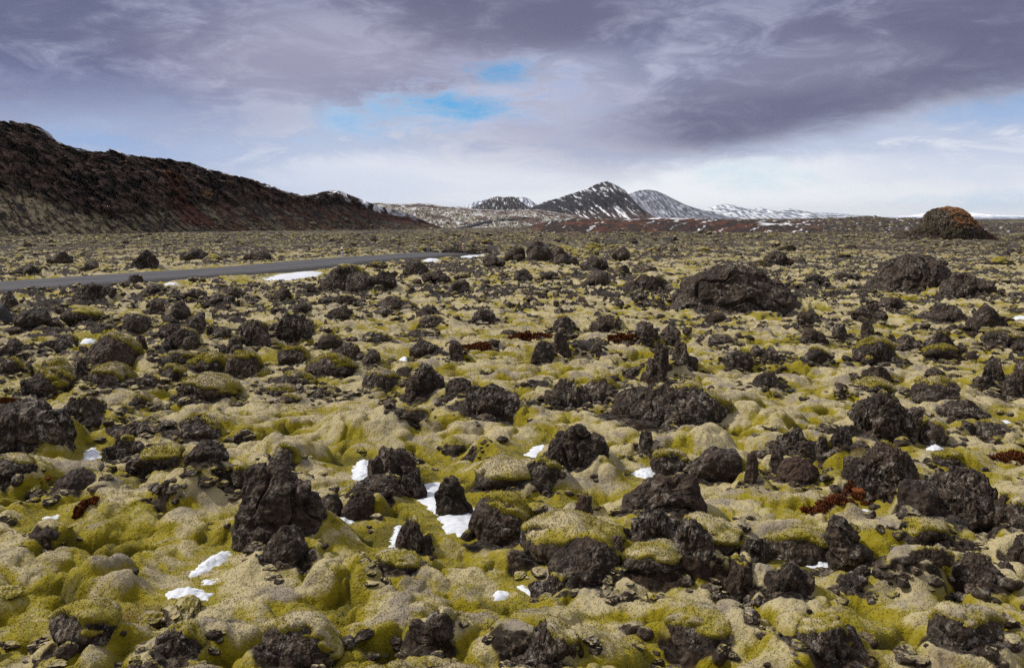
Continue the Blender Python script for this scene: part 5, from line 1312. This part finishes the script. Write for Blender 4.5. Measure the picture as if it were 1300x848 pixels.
    col = t.mix(t.m('MULTIPLY', t.ss(Y, 0.25, -0.4), t.ss(el, 60.0, 30.0, 0, 0.85)), col, back)
    # the openings where blue shows through
    n4 = t.noise(sk, 5.5, 6.0, 0.65, 0.5); c4 = t.m('SUBTRACT', n4, 0.5)
    def hole(a, b, ra, rb, tilt=0.0, rag=2.6):
        u = t.m('DIVIDE', t.m('SUBTRACT', az, a), ra)
        v = t.m('DIVIDE', t.m('ADD', t.m('SUBTRACT', el, b), t.m('MULTIPLY', t.m('SUBTRACT', az, a), tilt)), rb)
        q = t.m('ADD', t.m('MULTIPLY', u, u), t.m('MULTIPLY', v, v))
        q = t.m('ADD', q, t.m('ADD', t.m('MULTIPLY', c3, rag * 2.4), t.m('MULTIPLY', c4, rag * 2.0)))
        return t.ss(q, 2.1, -1.1)
    for a, b, ra, rb, tl, s_ in ((-4.6, 6.9, 6.0, 1.7, -0.07, 0.75), (0.3, 9.3, 4.2, 1.5, 0.03, 0.6), (3.2, 7.6, 3.5, 1.8, 0.1, 0.5)):
        h = t.m('MULTIPLY', hole(a, b, ra, rb, tl, 3.2), s_)
        col = t.mix(h, col, t.mix(t.ss(c4, -0.15, 0.15), (0.42, 0.50, 0.72), (0.66, 0.69, 0.82)))
    blue = t.mix(1.0, sky.outputs[0], (0.035, 0.10, 0.155), 'MULTIPLY')
    pale = (0.40, 0.58, 0.82)
    for a, b, ra, rb, tl, s, cc in ((-8.5, 6.7, 5.5, 1.3, -0.10, 0.65, pale), (-4.8, 7.3, 5.2, 1.0, -0.07, 0.7, (0.26, 0.50, 0.78)), (-3.4, 7.6, 3.0, 0.65, 0.03, 0.72, (0.05, 0.36, 0.72)), (-0.6, 9.6, 2.4, 0.8, 0.03, 0.75, (0.05, 0.33, 0.66)),
                                    (30.0, 6.2, 3.4, 0.8, 0, 0.6, (0.24, 0.42, 0.72)), (15.8, 2.7, 2.8, 1.0, 0, 0.5, (0.55, 0.76, 0.88)), (-27.0, 4.4, 4.5, 0.9, 0.1, 0.5, (0.26, 0.44, 0.76)), (29.5, 1.0, 6.0, 0.6, 0.0, 0.5, (0.48, 0.66, 0.84))):
        h = t.m('MULTIPLY', hole(a, b, ra, rb, tl), s)
        col = t.mix(h, col, t.mix(0.25, cc, blue) if s > 0.7 else cc)
    ci = t.m('MULTIPLY', hole(-5.0, 6.2, 4.8, 1.2, -0.12), t.ss(c3, -0.04, 0.14))
    col = t.mix(t.m('MULTIPLY', ci, 0.75), col, (0.60, 0.64, 0.80))
    below = t.ss(Z, 0.0, -0.03)
    col = t.mix(below, col, (0.10, 0.09, 0.07))
    g = t.mix(1.0, col, (10.0, 10.0, 10.0), 'MULTIPLY')
    t.l.new(g, bg.inputs[0]); bg.inputs[1].default_value = 0.1
    t.l.new(bg.outputs[0], out.inputs[0])
build_world()

L = bpy.data.lights.new('sun', 'SUN'); L.energy = 4.0; L.angle = math.radians(5); L.color = (1.0, 0.94, 0.84)
lo = bpy.data.objects.new('sun', L); COL.objects.link(lo)
a, e = math.radians(SUN_AZ), math.radians(SUN_EL)
import mathutils
dv = mathutils.Vector((math.sin(a) * math.cos(e), math.cos(a) * math.cos(e), math.sin(e)))
lo.rotation_euler = dv.to_track_quat('Z', 'Y').to_euler(); lo.location = dv * 50

# ------------------------------------------------------------------ air
def haze():
    m = bpy.data.materials.new('haze'); m.use_nodes = True; t = NT(m.node_tree); m.node_tree.nodes.clear()
    o = t.new('ShaderNodeOutputMaterial'); v = t.new('ShaderNodeVolumePrincipled')
    v.inputs['Color'].default_value = (0.80, 0.87, 1.0, 1); v.inputs['Density'].default_value = 2.2e-5; v.inputs['Anisotropy'].default_value = 0.2
    t.l.new(v.outputs[0], o.inputs['Volume'])
    bm = bmesh.new(); bmesh.ops.create_cube(bm, size=1.0)
    for q in bm.verts: q.co = (q.co.x * 31000, q.co.y * 31000, -40.0 if q.co.z < 0 else 210.0)
    me = bpy.data.meshes.new('haze'); bm.to_mesh(me); bm.free()
    h = obj('haze', me, m); tag(h, 'thin blue air over the whole lava plain', 'haze', None, 'stuff')
haze()

# ------------------------------------------------------------------ camera and view
cam = bpy.data.cameras.new('camera'); co = bpy.data.objects.new('camera', cam); COL.objects.link(co)
co.location = (0, 0, H); co.rotation_euler = (math.radians(90), 0, 0)
cam.sensor_width = 36.0; cam.lens = 36.0 * F / 1300.0; cam.shift_y = -(424.0 - HY) / 1300.0
cam.clip_start = 0.1; cam.clip_end = 60000
scene.camera = co
scene.cycles.use_denoising = False; scene.cycles.max_bounces = 4; scene.cycles.diffuse_bounces = 2; scene.cycles.glossy_bounces = 1; scene.cycles.volume_bounces = 0
scene.view_settings.view_transform = 'Standard'; scene.view_settings.look = 'None'
scene.view_settings.exposure = 0.0; scene.view_settings.gamma = 1.0; scene.view_settings.use_curve_mapping = False
